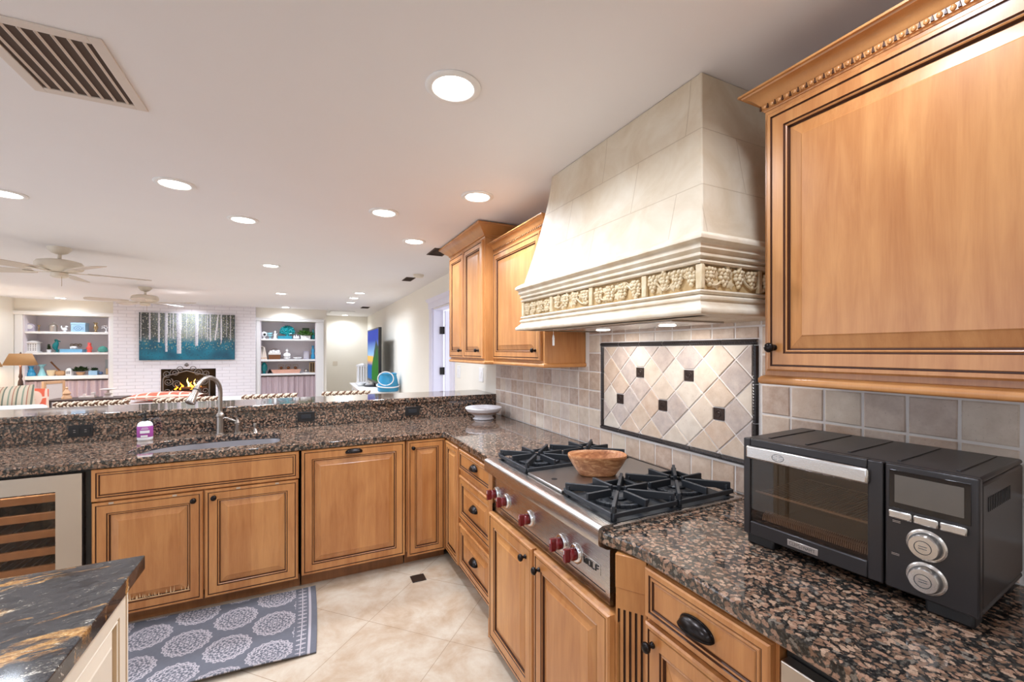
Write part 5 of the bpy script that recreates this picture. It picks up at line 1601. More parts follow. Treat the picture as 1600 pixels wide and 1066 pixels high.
t = thing('glass_hurricane', 'tall clear glass hurricane with a tan candle', 'candle holder', (-3.48, YS, S3))
mb = MB(); mb.lathe([(.04, 0), (.05, .01), (.045, .1), (.036, .2), (.044, .3)], (-3.48, YS, S3), 20, caps=False); mb.build('glass_shade', M['clear'], t, smooth=60)
mb = turned([(.03, .002), (.03, .12), (.001, .122)], -3.48, S3); mb.build('candle', plain('tan_wax', (226, 176, 136), .5), t, smooth=45)
# ---- bookcase beside the hallway
A1, A2, A3 = 1.7525, 1.2935, .9775
mb = MB(); x = -.815
mb.lathe([(.04, 0), (.04, .008), (.015, .02), (.014, .05)], (x, YS, A1), 16); mb.ball((x, YS, A1 + .105), .06, 18, 12, (.9, .7, 1.05)); mb.lathe([(.026, 0), (.026, .006), (.001, .008)], (x + .012, YS - .04, A1 + .098), 18, (.1, -1, 0), mi=1)
one('porthole_ornament', 'white rounded ornament with a black disc on the top shelf', 'ornament', mb, [M['porcelain'], M['blackplastic']])
mb = MB(); x = -.70; mb.lathe([(.03, 0), (.03, .006), (.012, .02), (.012, .05), (.05, .07), (.058, .085), (.054, .088), (.001, .066)], (x, YS, A1), 18); mb.ball((x - .005, YS, A1 + .12), .03, 12, 8, (1.4, .7, .8)); mb.tube([(x + .03, YS, A1 + .12), (x + .045, YS, A1 + .145)], [.012, .01], 8); mb.tube([(x - .04, YS, A1 + .12), (x - .07, YS, A1 + .14)], [.012, .004], 8)
one('glass_bird_dish', 'pale blue footed dish with a bird on top', 'dish', mb, M['aqua'])
mb = MB(); x = -.602; mb.lathe([(.038, 0), (.036, .02), (.024, .05), (.034, .09), (.022, .12), (.012, .13)], (x, YS, A1), 16); mb.ball((x, YS, A1 + .152), .026, 12, 8); mb.tube([(x + .02, YS, A1 + .1), (x + .05, YS - .01, A1 + .125)], [.012, .008], 8); mb.ball((x, YS, A1 + .182), .01, 8, 6)
one('white_figurine', 'white figurine standing left of the teal sea fan', 'figurine', mb, M['porcelain'])
mb = MB(); mb.box(-.545, -.255, YS - .09, YS + .07, A1, A1 + .072); mb.box(-.54, -.26, YS - .085, YS + .065, A1 + .015, A1 + .057, 1); one('teal_box_book', 'flat teal box supporting the sea fan', 'box', mb, [plain('teal_cloth', (36, 128, 148), .5), plain('teal_page', (70, 158, 176), .6)], bevel=.002)
mb = MB(); x = -.355; z = A1 + .073; mb.lathe([(.04, 0), (.03, .012), (.012, .03), (.01, .04)], (x, YS, z), 14)
r_ = random.Random(11)
for k in range(15):
    a = PI * (k + .5) / 15; L_ = .15 + .03 * math.sin(a); e_ = Vector((x + L_ * math.cos(a) * 1.0, YS + r_.uniform(-.02, .02), z + .05 + (.185) * math.sin(a)))
    mb.tube([(x, YS, z + .03), (x + (e_.x - x) * .55, YS + r_.uniform(-.02, .02), z + .05 + (e_.z - z - .05) * .5), e_], [.02, .02, .014], 7)
    for q in range(4):
        f = .45 + .16 * q; mb.ball((x + (e_.x - x) * f, YS + r_.uniform(-.02, .02), z + .045 + (e_.z - z - .045) * f), .022, 7, 5)
one('sea_fan_ornament', 'large teal sea fan on the flat teal box', 'ornament', mb, M['teal'])
mb = MB(); x = -.18
for dx_, h_ in ((-.035, .085), (.008, .1), (.045, .085)):
    mb.lathe([(.02, 0), (.024, .02), (.018, .05), (.012, h_ - .03), (.001, h_)], (x + dx_, YS, A1 + .012), 12)
mb.box(x - .065, x + .07, YS - .035, YS + .035, A1, A1 + .012, 1); mb.box(x + .03, x + .065, YS + .02, YS + .03, A1 + .06, A1 + .11, 1)
one('triple_ornament', 'three small white shapes on a dark base beside the boxed plant', 'ornament', mb, [M['porcelain'], plain('plum_wood', (72, 44, 60), .5)])
t = thing('boxed_plant', 'bright green plant in a white trough on the top shelf', 'plant', (.03, YS, A1))
mb = MB(); mb.ext([(-.075, YS - .06, A1), (.115, YS - .06, A1), (.125, YS - .06, A1 + .085), (-.085, YS - .06, A1 + .085)], (0, .12, 0)); mb.build('trough', M['white'], t, bevel=.004)
mb = MB(); tuft(mb, (.02, YS, A1 + .09), 190, .15, .095, 14, .032, .7); mb.build('foliage', M['leaf'], t)
mb = MB(); mb.box(-.05, .1, YS + .03, YS + .04, A1 + .17, A1 + .265); mb.build('marker', M['darkleaf'], t)
one('teal_bottle', 'slim teal bottle squeezed at the end of the top shelf', 'bottle', turned([(.03, 0), (.034, .01), (.034, .15), (.014, .19), (.014, .235), (.001, .236)], .18, A1), M['teal'])
xs_ = -.875
for i, (w_, h_, d_, tl) in enumerate(((.035, .30, .0, .0), (.045, .285, .0, .03), (.04, .275, .01, .05))):
    mb = MB(); a = xs_; sh = tl
    mb.ext([(a, YS - .08, A2), (a + w_ - .002, YS - .08, A2), (a + w_ - .002 - sh, YS - .08, A2 + h_), (a - sh + (0 if i else 0), YS - .08, A2 + h_)], (0, .2, 0))
    mb.ext([(a + .004, YS - .0805, A2 + .02), (a + w_ - .006, YS - .0805, A2 + .02), (a + w_ - .006 - sh * .1, YS - .0805, A2 + .04), (a + .004 - sh * .1, YS - .0805, A2 + .04)], (0, .001, 0), 1)
    xs_ += w_ + .003
    one('hardback_book', ['upright cream book against the bookcase side', 'second leaning cream book, between two others', 'third leaning cream book, closest to the wicker basket'][i], 'book', mb, [plain('cream_cover', (232, 218, 206), .6) if i == 0 else bpy.data.materials['cream_cover'], M['tan']], grp='cream books on the middle shelf')
t = thing('lined_basket', 'brown wicker basket with white liner on the middle shelf', 'basket', (-.61, YS, A2))
mb = MB(); a, b = -.725, -.49
mb.ext([(a + .012, YS - .08, A2), (b - .012, YS - .08, A2), (b, YS - .08, A2 + .11), (a, YS - .08, A2 + .11)], (0, .16, 0)); mb.build('body', M['basket'], t)
mb = MB(); mb.box(a - .006, b + .006, YS - .087, YS + .087, A2 + .105, A2 + .155); mb.build('liner', M['upholstery'], t, bevel=.006)
for k in range(4):
    mb = MB(); mb.ball((-.685 + .05 * k, YS - .02, A2 + .165 + .016 * (k % 2)), .034, 12, 8); mb.build('stuffing', M['porcelain'], t, smooth=60)
mb = MB(); mb.tube([(-.608 + .1 * math.cos(PI * k / 10), YS + .02, A2 + .15 + .09 * math.sin(PI * k / 10)) for k in range(11)], .004, 6); mb.build('handle', M['basket'], t)
mb = MB(); x = -.362; mb.ball((x, YS, A2 + .045), .06, 16, 10, (1.2, .9, .75)); mb.lathe([(.055, .05), (.048, .1), (.03, .15), (.018, .165)], (x, YS, A2), 16); mb.ball((x, YS, A2 + .195), .034, 14, 10); mb.ball((x, YS, A2 + .235), .014, 8, 6); mb.tube([(x - .045, YS - .01, A2 + .13), (x - .06, YS - .04, A2 + .08), (x, YS - .06, A2 + .07)], [.016, .014, .01], 8); mb.tube([(x + .045, YS - .01, A2 + .13), (x + .06, YS - .04, A2 + .08), (x, YS - .06, A2 + .07)], [.016, .014, .01], 8)
one('seated_figurine', 'white seated figurine right of the lined basket', 'figurine', mb, M['porcelain'])
one('white_dish', 'shallow white dish on the middle shelf', 'dish', turned([(.05, 0), (.07, .012), (.1, .045), (.096, .047), (.06, .014), (.001, .012)], -.145, A2, seg=28), M['porcelain'])
t = thing('grey_lantern', 'tall pale grey slatted lantern on the middle shelf', 'lantern', (.033, YS, A2))
mb = MB(); mb.box(-.025, .09, YS - .055, YS + .055, A2, A2 + .012); mb.box(-.025, .09, YS - .055, YS + .055, A2 + .165, A2 + .18)
for k in range(6):
    x = -.02 + .0208 * k; mb.box(x, x + .006, YS - .054, YS - .048, A2 + .012, A2 + .165); mb.box(x, x + .006, YS + .048, YS + .054, A2 + .012, A2 + .165)
mb.box(-.015, .08, YS - .045, YS + .045, A2 + .012, A2 + .165, 1); mb.build('body', [plain('lilac_metal', (176, 168, 190), .4), M['porcelain']], t)
mb = MB()
for s_ in (0, 1):
    mb.tube([(.008 + .05 * s_, YS, A2 + .18), (.014 + .038 * s_, YS, A2 + .235), (.033, YS, A2 + .245)], .004, 6)
mb.build('bail', M['silver'], t)
one('blue_bottle', 'tall blue gourd bottle at the end of the middle shelf', 'bottle', turned([(.035, 0), (.045, .02), (.04, .09), (.022, .13), (.036, .18), (.034, .22), (.018, .26), (.03, .31), (.026, .315), (.001, .3)], .175, A2), M['skyblue'])
one('teal_egg', 'large teal egg on a small stand on the lowest shelf', 'ornament', turned([(.04, 0), (.042, .01), (.025, .03), (.03, .04), (.055, .075), (.066, .125), (.06, .18), (.04, .225), (.015, .247), (.001, .25)], -.815, A3, seg=26), M['teal'])
one('dark_bell', 'small black bell beside the teal egg', 'bell', turned([(.045, 0), (.04, .02), (.026, .06), (.012, .075), (.01, .095), (.001, .1)], -.705, A3), M['black'])
t = thing('long_tray', 'long pinkish wooden tray on the lowest shelf', 'tray', (-.38, YS, A3))
mb = MB(); mb.ext([(-.64, YS - .07, A3), (-.11, YS - .07, A3), (-.07, YS - .07, A3 + .085), (-.68, YS - .07, A3 + .085)], (0, .14, 0)); mb.build('body', plain('pink_wood', (214, 160, 138), .5, var=.12), t, bevel=.004)
for k in range(3):
    x = -.48 + .145 * k; g_ = thing('wire_cloche', ['wire cloche over a brown ball nearest the dark bell', 'middle of three wire cloches on the tray', 'wire cloche over a brown ball nearest the gold frame'][k], 'cloche', (x, YS, A3 + .0855), 'wire cloches on the tray')
    mb = MB()
    for q in range(4):
        sx_, sy_ = (-1, 1)[q % 2], (-1, 1)[q // 2]; mb.tube([(x + .05 * sx_, YS + .045 * sy_, A3 + .086), (x + .05 * sx_, YS + .045 * sy_, A3 + .19)], .0025, 5)
    for z in (A3 + .089, A3 + .19):
        mb.tube([(x - .05, YS - .045, z), (x + .05, YS - .045, z), (x + .05, YS + .045, z), (x - .05, YS + .045, z)], .0025, 5, closed=True)
    mb.build('wire_frame', M['brass'], g_)
    mb = MB(); mb.ball((x, YS, A3 + .0865 + .034), .034, 12, 8); mb.build('ball', M['basket'], g_, smooth=60)
t = thing('silver_orb', 'silvery shell ball on the lowest shelf beside the gold frame', 'ornament', (.03, YS, A3))
mb = MB(); mb.ball((.03, YS, A3 + .045), .045, 16, 10); mb.build('orb', M['silver'], t, smooth=60)
mb = MB(); mb.lathe([(.06, 0), (.06, .008), (.001, .008)], (.05, YS - .005, A3), 18, sx=1.5); mb.build('saucer', M['porcelain'], t, smooth=40)
t = thing('gold_frame', 'gold framed panel leaning at the end of the lowest shelf', 'picture frame', (.165, YS + .07, A3))
mb = MB()
for q in ((.10, .12), (.155, .17), (.2, .215)):
    mb.box(q[0], q[1], YS + .05, YS + .075, A3, A3 + .24)
mb.box(.12, .2, YS + .055, YS + .07, A3, A3 + .018); mb.box(.12, .2, YS + .055, YS + .07, A3 + .222, A3 + .24); mb.build('frame', M['brass'], t)
mb = MB(); mb.box(.12, .2, YS + .062, YS + .066, A3 + .018, A3 + .222); mb.build('panel', M['darkwood'], t)

# ------------------------------------------------------------------ painting
PX0, PX1, PZ0, PZ1 = -2.93, -1.341, 1.30, 2.246
TR = [(.018, .009, .60), (.105, .017, .57), (.195, .018, .62), (.27, .030, .82), (.40, .052, .86), (.585, .036, .69), (.34, .008, .55), (.31, .006, .52), (.48, .007, .55), (.64, .006, .54), (.68, .006, .54), (.73, .011, .60), (.70, .006, .56), (.85, .015, .64), (.955, .012, .56), (.91, .006, .5), (.81, .006, .52)]
def paint(s, t_):
    v = 1 - t_                                      # 0 at the top
    n1 = noise.noise(Vector((s * 60, v * 34, 2))); n2 = noise.noise(Vector((s * 150, v * 80, 5))); n3 = noise.noise(Vector((s * 9, v * 5, 9)))
    def mixc(a, b, k):
        k = max(0, min(1, k)); return tuple(p + (q - p) * k for p, q in zip(a, b))
    top = mixc(lin((58, 62, 66)), lin((150, 158, 160)), max(0, 1 - abs(s - .52) * 2.4) * .8 + n3 * .3)
    top = mixc(top, lin((196, 190, 120)), (.8 if n2 > .22 else 0) * max(0, 1 - abs(s - .58) * 1.5))
    top = mixc(top, lin((200, 196, 186)), .7 if n1 > .38 else 0)
    top = mixc(top, lin((40, 44, 46)), .5 if n2 < -.3 else 0)
    low = mixc(lin((12, 76, 98)), lin((8, 120, 142)), .5 + n3 * .6 - abs(s - .55) * .5)
    low = mixc(low, lin((24, 62, 82)), .5 if n1 < -.28 else 0)
    low = mixc(low, lin((168, 158, 110)), .7 if (n1 > .34 and v < .78) else 0)
    hz = .56 + .03 * n3
    c = mixc(top, low, (v - hz + .07) / .14)
    for x, w_, e in TR:
        xx = x + (.05 * (.5 - v) if abs(x - .79) < .01 else 0)
        if abs(s - xx) < w_ / 2 * (1.05 - .25 * v) and v < e:
            q = (s - xx) / w_
            c = mixc(lin((150, 146, 156)), lin((216, 212, 214)), .6 + q * .9 + n2 * .3)
            if n2 > .33 and n1 < 0:
                c = lin((110, 98, 96))
    xx = .79 + .06 * (.45 - v)
    if abs(s - xx) < .007 and v < .57:
        c = lin((206, 200, 200))
    return c
t = thing('forest_painting', 'wide painting of white birch trunks over a teal forest floor', 'painting', ((PX0 + PX1) / 2, WB, PZ0))
mb = MB(); mb.box(PX0, PX1, WB - .04, WB - .002, PZ0, PZ1); mb.build('stretcher', plain('teal_edge', (30, 84, 100), .6), t)
vgrid('canvas', lambda s, t_: (PX0 + (PX1 - PX0) * s, WB - .041, PZ0 + (PZ1 - PZ0) * t_), 220, 130, paint, M['vcol'], t)

# ------------------------------------------------------------------ fireplace and screen
M['soot'] = plain('sooty_firebrick', (34, 28, 26), .9, var=.3)
t = thing('fireplace', 'lit fireplace opening in the white brick chimney breast', 'fireplace', (-2.14, WB, .32))
mb = MB(); mb.box(-2.599, -1.681, WB + .45, WB + .47, .321, 1.117); mb.box(-2.599, -2.585, WB + .02, WB + .45, .321, 1.117); mb.box(-1.695, -1.681, WB + .02, WB + .45, .321, 1.117); mb.box(-2.585, -1.695, WB + .02, WB + .45, .321, .333); mb.box(-2.585, -1.695, WB + .02, WB + .45, 1.105, 1.117); mb.build('firebox', M['soot'], t)
M['char'] = plain('charred_log', (66, 42, 30), .9, var=.5, vs=60)
for (x0, x1, y, z, r_) in ((-2.4, -1.8, .14, .55, .05), (-2.42, -1.85, .26, .55, .05), (-2.35, -1.9, .2, .63, .045), (-2.3, -1.86, .16, .70, .035)):
    mb = MB(); mb.tube([(x0, WB + y, z), ((x0 + x1) / 2, WB + y + .02, z + .012), (x1, WB + y + .03, z - .004)], [r_, r_ * 1.05, r_ * .9], 12); mb.build('log', M['char'], t, smooth=50)
mb = MB()
for k in range(9):
    x = -2.4 + .075 * k; mb.box(x, x + .014, WB + .06, WB + .34, .47, .49)
mb.box(-2.42, -1.78, WB + .07, WB + .085, .455, .47); mb.box(-2.42, -1.78, WB + .32, WB + .335, .455, .47)
for x in (-2.4, -1.8):
    for y in (.08, .33):
        mb.box(x - .01, x + .01, WB + y - .01, WB + y + .01, .333, .455)
mb.build('grate', M['iron'], t)
M['flame'] = emis('flame_orange', (255, 140, 36), 3.0); M['flame2'] = emis('flame_yellow', (255, 210, 100), 5.0); M['ember'] = emis('ember_glow', (255, 96, 24), 3.0)
for (x, h_, w_, y, mm) in ((-2.19, .24, .06, .2, 'flame2'), (-2.08, .22, .05, .22, 'flame2'), (-2.3, .15, .06, .18, 'flame'), (-2.13, .16, .08, .16, 'flame'), (-1.97, .14, .06, .18, 'flame'), (-2.38, .09, .05, .15, 'flame')):
    mb = MB(); rg = []
    for k in range(9):
        q = k / 8; rr_ = w_ * .55 * math.sin(PI * (q * .8 + .18)) * (1 - q * .75); cx_ = x + .02 * math.sin(q * 7 + x * 9)
        rg.append([(cx_ + rr_ * math.cos(2 * PI * i / 10), WB + y + rr_ * .6 * math.sin(2 * PI * i / 10), .68 + h_ * q) for i in range(10)])
    mb.loops(rg, True, True, True); mb.build('flame', M[mm], t, smooth=60)
for (x, y) in ((-2.28, .1), (-2.1, .09), (-1.98, .11)):
    mb = MB(); mb.ball((x, WB + y, .50), .035, 10, 7, (1.8, 1, .6)); mb.build('ember', M['ember'], t, smooth=60)
ld = bpy.data.lights.new('fire_glow', 'POINT'); ld.energy = 6; ld.color = (1, .55, .2); ld.shadow_soft_size = .1
lo_ = bpy.data.objects.new('fire_glow', ld); COL.objects.link(lo_); lo_.parent = t; lo_.location = Vector((-2.1, WB + .12, .82)) - Vector(WL[t.name])
M['wrought'] = plain('weathered_iron', (112, 104, 100), .6, .2)
fs = thing('fire_screen', 'black wrought iron scrollwork screen in front of the fire', 'fire screen', (-2.14, WB - .1, .301))
YF = WB - .06
mb = MB(); a0, a1, b0, b1 = -2.55, -1.78, .33, .98
mb.tube([(a0, YF, .302), (a0, YF, b1 - .08)] + [(a0 + .12 - .12 * math.cos(PI / 2 * k / 6), YF, b1 - .08 + .1 * math.sin(PI / 2 * k / 6)) for k in range(1, 7)] + [(-2.165, YF, b1 + .1)] + [(a1 - .12 + .12 * math.sin(PI / 2 * k / 6), YF, b1 - .08 + .1 * math.cos(PI / 2 * k / 6)) for k in range(7)] + [(a1, YF, .302)], .011, 8)
mb.tube([(a0, YF, b0 + .02), (a1, YF, b0 + .02)], .009, 8); mb.build('frame', M['wrought'], fs, smooth=50)
def scroll(mb, x, z, r0, turns, a0_, sgn, rad=.008):
    pts_ = []
    n = int(18 * turns)
    for k in range(n + 1):
        q = k / n; rr_ = r0 * (1 - .8 * q); a = a0_ + sgn * 2 * PI * turns * q; pts_.append((x + rr_ * math.cos(a), YF, z + rr_ * math.sin(a)))
    mb.tube(pts_, rad, 6)
    return pts_
mb = MB()
for sgn in (-1, 1):
    cx_ = -2.165
    for (dx_, dz_, r0, tn, aa) in ((.19, 1.045, .085, 1.6, -.6), (.32, 1.02, .07, 1.5, -2.2), (.10, 1.12, .065, 1.2, -1.0), (.3, .86, .08, 1.7, 2.2), (.16, .82, .075, 1.6, -1.2), (.31, .66, .08, 1.6, 2.6), (.16, .62, .08, 1.6, -2.0), (.28, .45, .085, 1.6, 2.2), (.12, .45, .08, 1.6, -2.2)):
        a = aa if sgn > 0 else PI - aa
        scroll(mb, cx_ + sgn * dx_, dz_, r0, tn, a, sgn)
mb.build('scrollwork', M['wrought'], fs, smooth=60)
mb = MB(); mb.lathe([(.001, 0), (.03, .02), (.04, .04), (.02, .07), (.001, .085)], (-2.165, YF, 1.16), 12, sy=.4); mb.build('finial', M['wrought'], fs, smooth=50)

# ------------------------------------------------------------------ television on the console
t = thing('console_table', 'white console table against the wall under the television', 'table', (1.23, 8.95, 0))
mb = MB(); mb.ext([(.93, 8.25, .72), (1.1, 7.9, .72), (1.55, 7.9, .72), (1.55, 10.5, .72), (.93, 10.5, .72)], (0, 0, .03)); mb.build('tabletop', M['white'], t, bevel=.006)
for x, y in ((1.0, 8.32), (1.5, 7.98), (1.0, 10.4), (1.5, 10.4)):
    mb = MB(); mb.box(x - .025, x + .025, y - .025, y + .025, 0, .72); mb.build('leg', M['white'], t, bevel=.004)
mb = MB(); mb.box(.99, 1.52, 8.3, 10.42, .62, .72); mb.build('apron', M['white'], t)
tv = thing('television', 'large flat television showing a mountain lake on the console', 'television', (1.3, 9.3, .7505))
mb = MB(); mb.box(1.275, 1.335, 8.5, 10.08, .83, 1.945); mb.build('casing', M['blackplastic'], tv, bevel=.006)
def sky(s, t_):
    n = noise.noise(Vector((s * 8, t_ * 8, 0)))
    def mx(a, b, k):
        k = max(0, min(1, k)); return tuple(p + (q - p) * k for p, q in zip(a, b))
    m_ = .30 + .55 * min(1, max(0, (s - .42) / .38)) - .12 * max(0, (s - .82) / .18) if s > .42 else 0     # s = 1 is the near edge
    c = mx(lin((150, 196, 240)), lin((8, 52, 170)), (t_ - .5) / .3) if t_ > .5 else mx(lin((250, 170, 60)), lin((150, 196, 240)), (t_ - .42) / .08)
    if .36 < t_ < .47 and s < .55:
        c = lin((250, 190, 90))
    if t_ < .38:
        c = mx(lin((240, 180, 110)), lin((20, 96, 170)), (.38 - t_) / .1)
    if t_ < m_ - .06 + n * .05:
        c = mx(lin((16, 110, 8)), lin((44, 56, 56)), (t_ - .42 + n * .3) / .25)
    return c
vgrid('screen', lambda s, t_: (1.2745, 10.05 - 1.52 * s, .885 + 1.03 * t_), 60, 40, sky, M['screen'], tv)
mb = MB(); mb.box(1.285, 1.325, 9.2, 9.4, .77, .85); mb.lathe([(.23, 0), (.22, .012), (.06, .02), (.001, .02)], (1.27, 9.3, .7505), 30, sx=.75, sy=1.2); mb.build('stand', M['blackplastic'], tv, smooth=40)
t = thing('blue_jar', 'round bright blue glass jar with white rope beside the television', 'jar', (1.37, 8.0, .7505))
mb = MB(); mb.lathe([(.17, 0), (.19, .02), (.185, .1), (.165, .22), (.15, .28), (.15, .31), (.16, .325), (.15, .33), (.13, .3), (.001, .29)], (1.37, 8.0, .7505), 30); mb.build('body', M['skyblue'], t, smooth=50)
mb = MB(); mb.tube([(1.37 + .2 * math.cos(a / 30 * 2 * PI), 8.0 + .2 * math.sin(a / 30 * 2 * PI), .86 + .03 * math.sin(a / 30 * 2 * PI)) for a in range(30)], .011, 8, closed=True)
mb.tube([(1.30 + .13 * math.cos(a / 30 * 2 * PI), 7.84 - .04 * math.cos(a / 30 * 2 * PI), .99 + .12 * math.sin(a / 30 * 2 * PI)) for a in range(30)], .009, 8, closed=True); mb.build('rope', M['porcelain'], t, smooth=60)
t = thing('slatted_lantern', 'white slatted lantern behind the television', 'lantern', (1.2, 10.28, .7505))
mb = MB(); x, y = 1.2, 10.28; mb.box(x - .13, x + .13, y - .13, y + .13, .7505, .78); mb.box(x - .14, x + .14, y - .14, y + .14, 1.13, 1.15)
for k in range(5):
    q = -.11 + .055 * k
    mb.box(x + q - .01, x + q + .01, y - .125, y - .105, .78, 1.13); mb.box(x + q - .01, x + q + .01, y + .105, y + .125, .78, 1.13); mb.box(x - .125, x - .105, y + q - .01, y + q + .01, .78, 1.13)
mb.build('body', M['white'], t)
mb = MB(); mb.lathe([(.15, 0), (.1, .02), (.03, .04), (.001, .045)], (x, y, 1.16), 4); mb.build('roof', M['white'], t)
one('white_conch', 'small white shell bowl at the corner of the console', 'shell', turned([(.05, 0), (.09, .03), (.11, .06), (.1, .063), (.001, .03)], 1.06, .7505, 9.45, 20), M['porcelain'])

# ------------------------------------------------------------------ bar stools with woven backs
M['weave_l'] = plain('pale_rush', (224, 204, 180), .7, var=.15, vs=90); M['weave_d'] = plain('brown_rush', (112, 76, 54), .75, var=.2, vs=90)
def stool(x, y):
    t = thing('bar_stool', '', 'bar stool', (x, y, 0), 'woven bar stools behind the bar')
    W2 = .225
    mb = MB(); mb.box(x - W2 + .01, x + W2 - .01, y - .012, y + .032, .93, 1.078, 1)
    nk = 22
    for r_i in range(6):
        zc = 1.074 - r_i * .024; sg = 1 if r_i % 2 == 0 else -1
        for k in range(nk):
            xc_ = x - W2 + .012 + (2 * W2 - .024) * k / (nk - 1)
            for yy_, y2_ in ((y - .014, y - .028), (y + .036, y + .05)):
                mb.tube([(xc_ - .012, yy_, zc - .012 * sg), (xc_, y2_, zc), (xc_ + .010, yy_, zc + .012 * sg)], [.005, .0078, .004], 6, mi=(1 if (k + r_i) % 3 == 0 else 0))
    for k in range(nk):
        xc_ = x - W2 + .012 + (2 * W2 - .024) * k / (nk - 1)
        mb.tube([(xc_ - .008, y - .018, 1.077), (xc_, y + .01, 1.087), (xc_ + .008, y + .042, 1.077)], [.005, .006, .005], 6, mi=(1 if k % 3 == 1 else 0))
    mb.build('woven_back', [M['weave_l'], M['weave_d']], t, smooth=60)
    mb = MB(); mb.box(x - .21, x + .21, y - .42, y + .0, .66, .74); mb.build('seat', M['weave_l'], t, bevel=.02)
    for sx_ in (-1, 1):
        mb = MB(); mb.box(x + sx_ * .2 - .018, x + sx_ * .2 + .018, y - .005, y + .027, 0, 1.05); mb.build('leg', M['darkwood'], t, bevel=.004)
        mb = MB(); mb.box(x + sx_ * .19 - .018, x + sx_ * .19 + .018, y - .415, y - .38, 0, .66); mb.build('leg', M['darkwood'], t, bevel=.004)
    mb = MB(); mb.box(x - .18, x + .18, y - .405, y - .39, .25, .285); mb.build('footrest', M['darkwood'], t, bevel=.003)
    return t
s0 = stool(-1.52, 4.52); s0['label'] = 'woven bar stool in front of the white sofa, behind the soap bottle'
dup(s0, (-.91, 4.52, 0), 'woven bar stool straight behind the faucet head and fire screen')
dup(s0, (-.285, 4.52, 0), 'woven bar stool in front of the bookcase beside the hallway')
dup(s0, (.375, 4.52, 0), 'woven bar stool in front of the hallway and console table')

# ------------------------------------------------------------------ seating, lamps and small tables far behind
t = thing('sofa', 'white upholstered sofa beyond the bar, striped cushion on it', 'sofa', (-3.9, 7.6, 0))
mb = MB(); mb.box(-4.68, -3.0, 7.3, 8.2, .12, .42); mb.build('base', M['upholstery'], t, bevel=.03)
mb = MB(); mb.box(-4.68, -2.86, 7.1, 7.32, .12, .83); mb.build('backrest', M['upholstery'], t, bevel=.05)
mb = MB(); mb.box(-3.06, -2.86, 7.325, 8.2, .12, .66); mb.build('armrest', M['upholstery'], t, bevel=.04)
for a in (-4.66, -3.86):
    mb = MB(); mb.box(a, a + .78, 7.34, 8.18, .42, .56); mb.build('seat_cushion', M['upholstery'], t, bevel=.04)
for x in (-4.6, -2.95):
    for y in (7.2, 8.1):
        mb = MB(); mb.box(x - .03, x + .03, y - .03, y + .03, 0, .12); mb.build('leg', M['darkwood'], t)


def cushion(name, label, c, U_, V_, w_, h_, th, mat):
    U_, V_ = Vector(U_).normalized(), Vector(V_).normalized(); N_ = U_.cross(V_); mb = MB(); n = 14; c = Vector(c)
    for sg in (-1, 1):
        rows = []
        for j in range(n + 1):
            r_ = []
            for i in range(n + 1):
                a, b = -1 + 2 * i / n, -1 + 2 * j / n
                p = max(0, (1 - a * a) * (1 - b * b)) ** .45
                kx = 1 - .05 * (1 - abs(b)) ; ky = 1 - .05 * (1 - abs(a))
                r_.append(c + U_ * a * w_ / 2 * kx + V_ * b * h_ / 2 * ky + N_ * sg * th / 2 * p)
            rows.append(r_)
        mb.loops(rows, close=False)
    return one(name, label, 'cushion', mb, mat, 80)


m = NT('striped_fabric'); sp2 = m.node('SeparateXYZ'); m.link(m.coord(), sp2.inputs[0])
fr = m.math('FRACT', m.math('MULTIPLY', m.math('ADD', sp2.outputs[0], m.math('MULTIPLY', sp2.outputs[2], -.12)), 9.0))
m.set(col=m.ramp(fr, [(0, (222, 206, 182)), (.3, (150, 160, 140)), (.42, (220, 202, 178)), (.62, (186, 130, 108)), (.7, (214, 196, 168)), (.88, (122, 128, 112))], 'CONSTANT'), rough=.9); M['stripe'] = m.mat
m = NT('coral_trellis_fabric'); vo = m.node('TexVoronoi', feature='DISTANCE_TO_EDGE'); vo.inputs['Scale'].default_value = 8; vo.inputs['Randomness'].default_value = .15; m.link(m.coord(), vo.inputs['Vector'])
m.set(col=m.ramp(vo.outputs['Distance'], [(0, (248, 216, 196)), (.07, (248, 216, 196)), (.1, (238, 112, 84)), (.4, (234, 104, 78))]), rough=.9); M['trellis'] = m.mat
cushion('striped_cushion', 'striped cushion leaning on the white sofa back', (-3.33, 7.46, .83), (1, .1, .04), (0, -.2, 1), .56, .46, .18, M['stripe'])
cushion('coral_cushion', 'coral trellis cushion behind the striped cushion', (-3.22, 7.66, .80), (1, .12, -.1), (0, -.15, 1), .44, .44, .15, M['trellis'])
t = thing('upholstered_bench', 'low white upholstered seat carrying a long coral bolster', 'bench', (-1.6, 7.95, 0))
mb = MB(); mb.box(-2.28, -.9, 7.68, 8.35, .14, .74); mb.build('body', M['upholstery'], t, bevel=.04)
for x in (-2.2, -.98):
    for y in (7.75, 8.28):
        mb = MB(); mb.box(x - .03, x + .03, y - .03, y + .03, 0, .14); mb.build('leg', M['darkwood'], t)
cushion('coral_bolster', 'long coral trellis bolster lying on the white bench', (-1.86, 7.98, .815), (1, 0, 0), (0, 1, 0), .86, .4, .13, M['trellis'])
t = thing('side_chair', 'wood-framed side chair with greige back before the mauve curtain', 'chair', (-3.65, 9.45, 0))
FCh = frame((-3.65, 9.45, 0), Vector((.5, .866, 0)), Vector((.866, -.5, 0)))
mb = MB()
for a, b, c_, e in ((-.155, -.115, .45, 1.0), (.115, .155, .45, 1.0), (-.115, .115, .955, 1.0), (-.115, .115, .45, .49)):
    mb.fbox(FCh, a, b, c_, e, -.02, .02)
mb.build('back_frame', M['tan'], t, bevel=.006)
mb = MB(); mb.fbox(FCh, -.115, .115, .49, .955, -.014, .014); mb.build('back_panel', M['greige'], t)
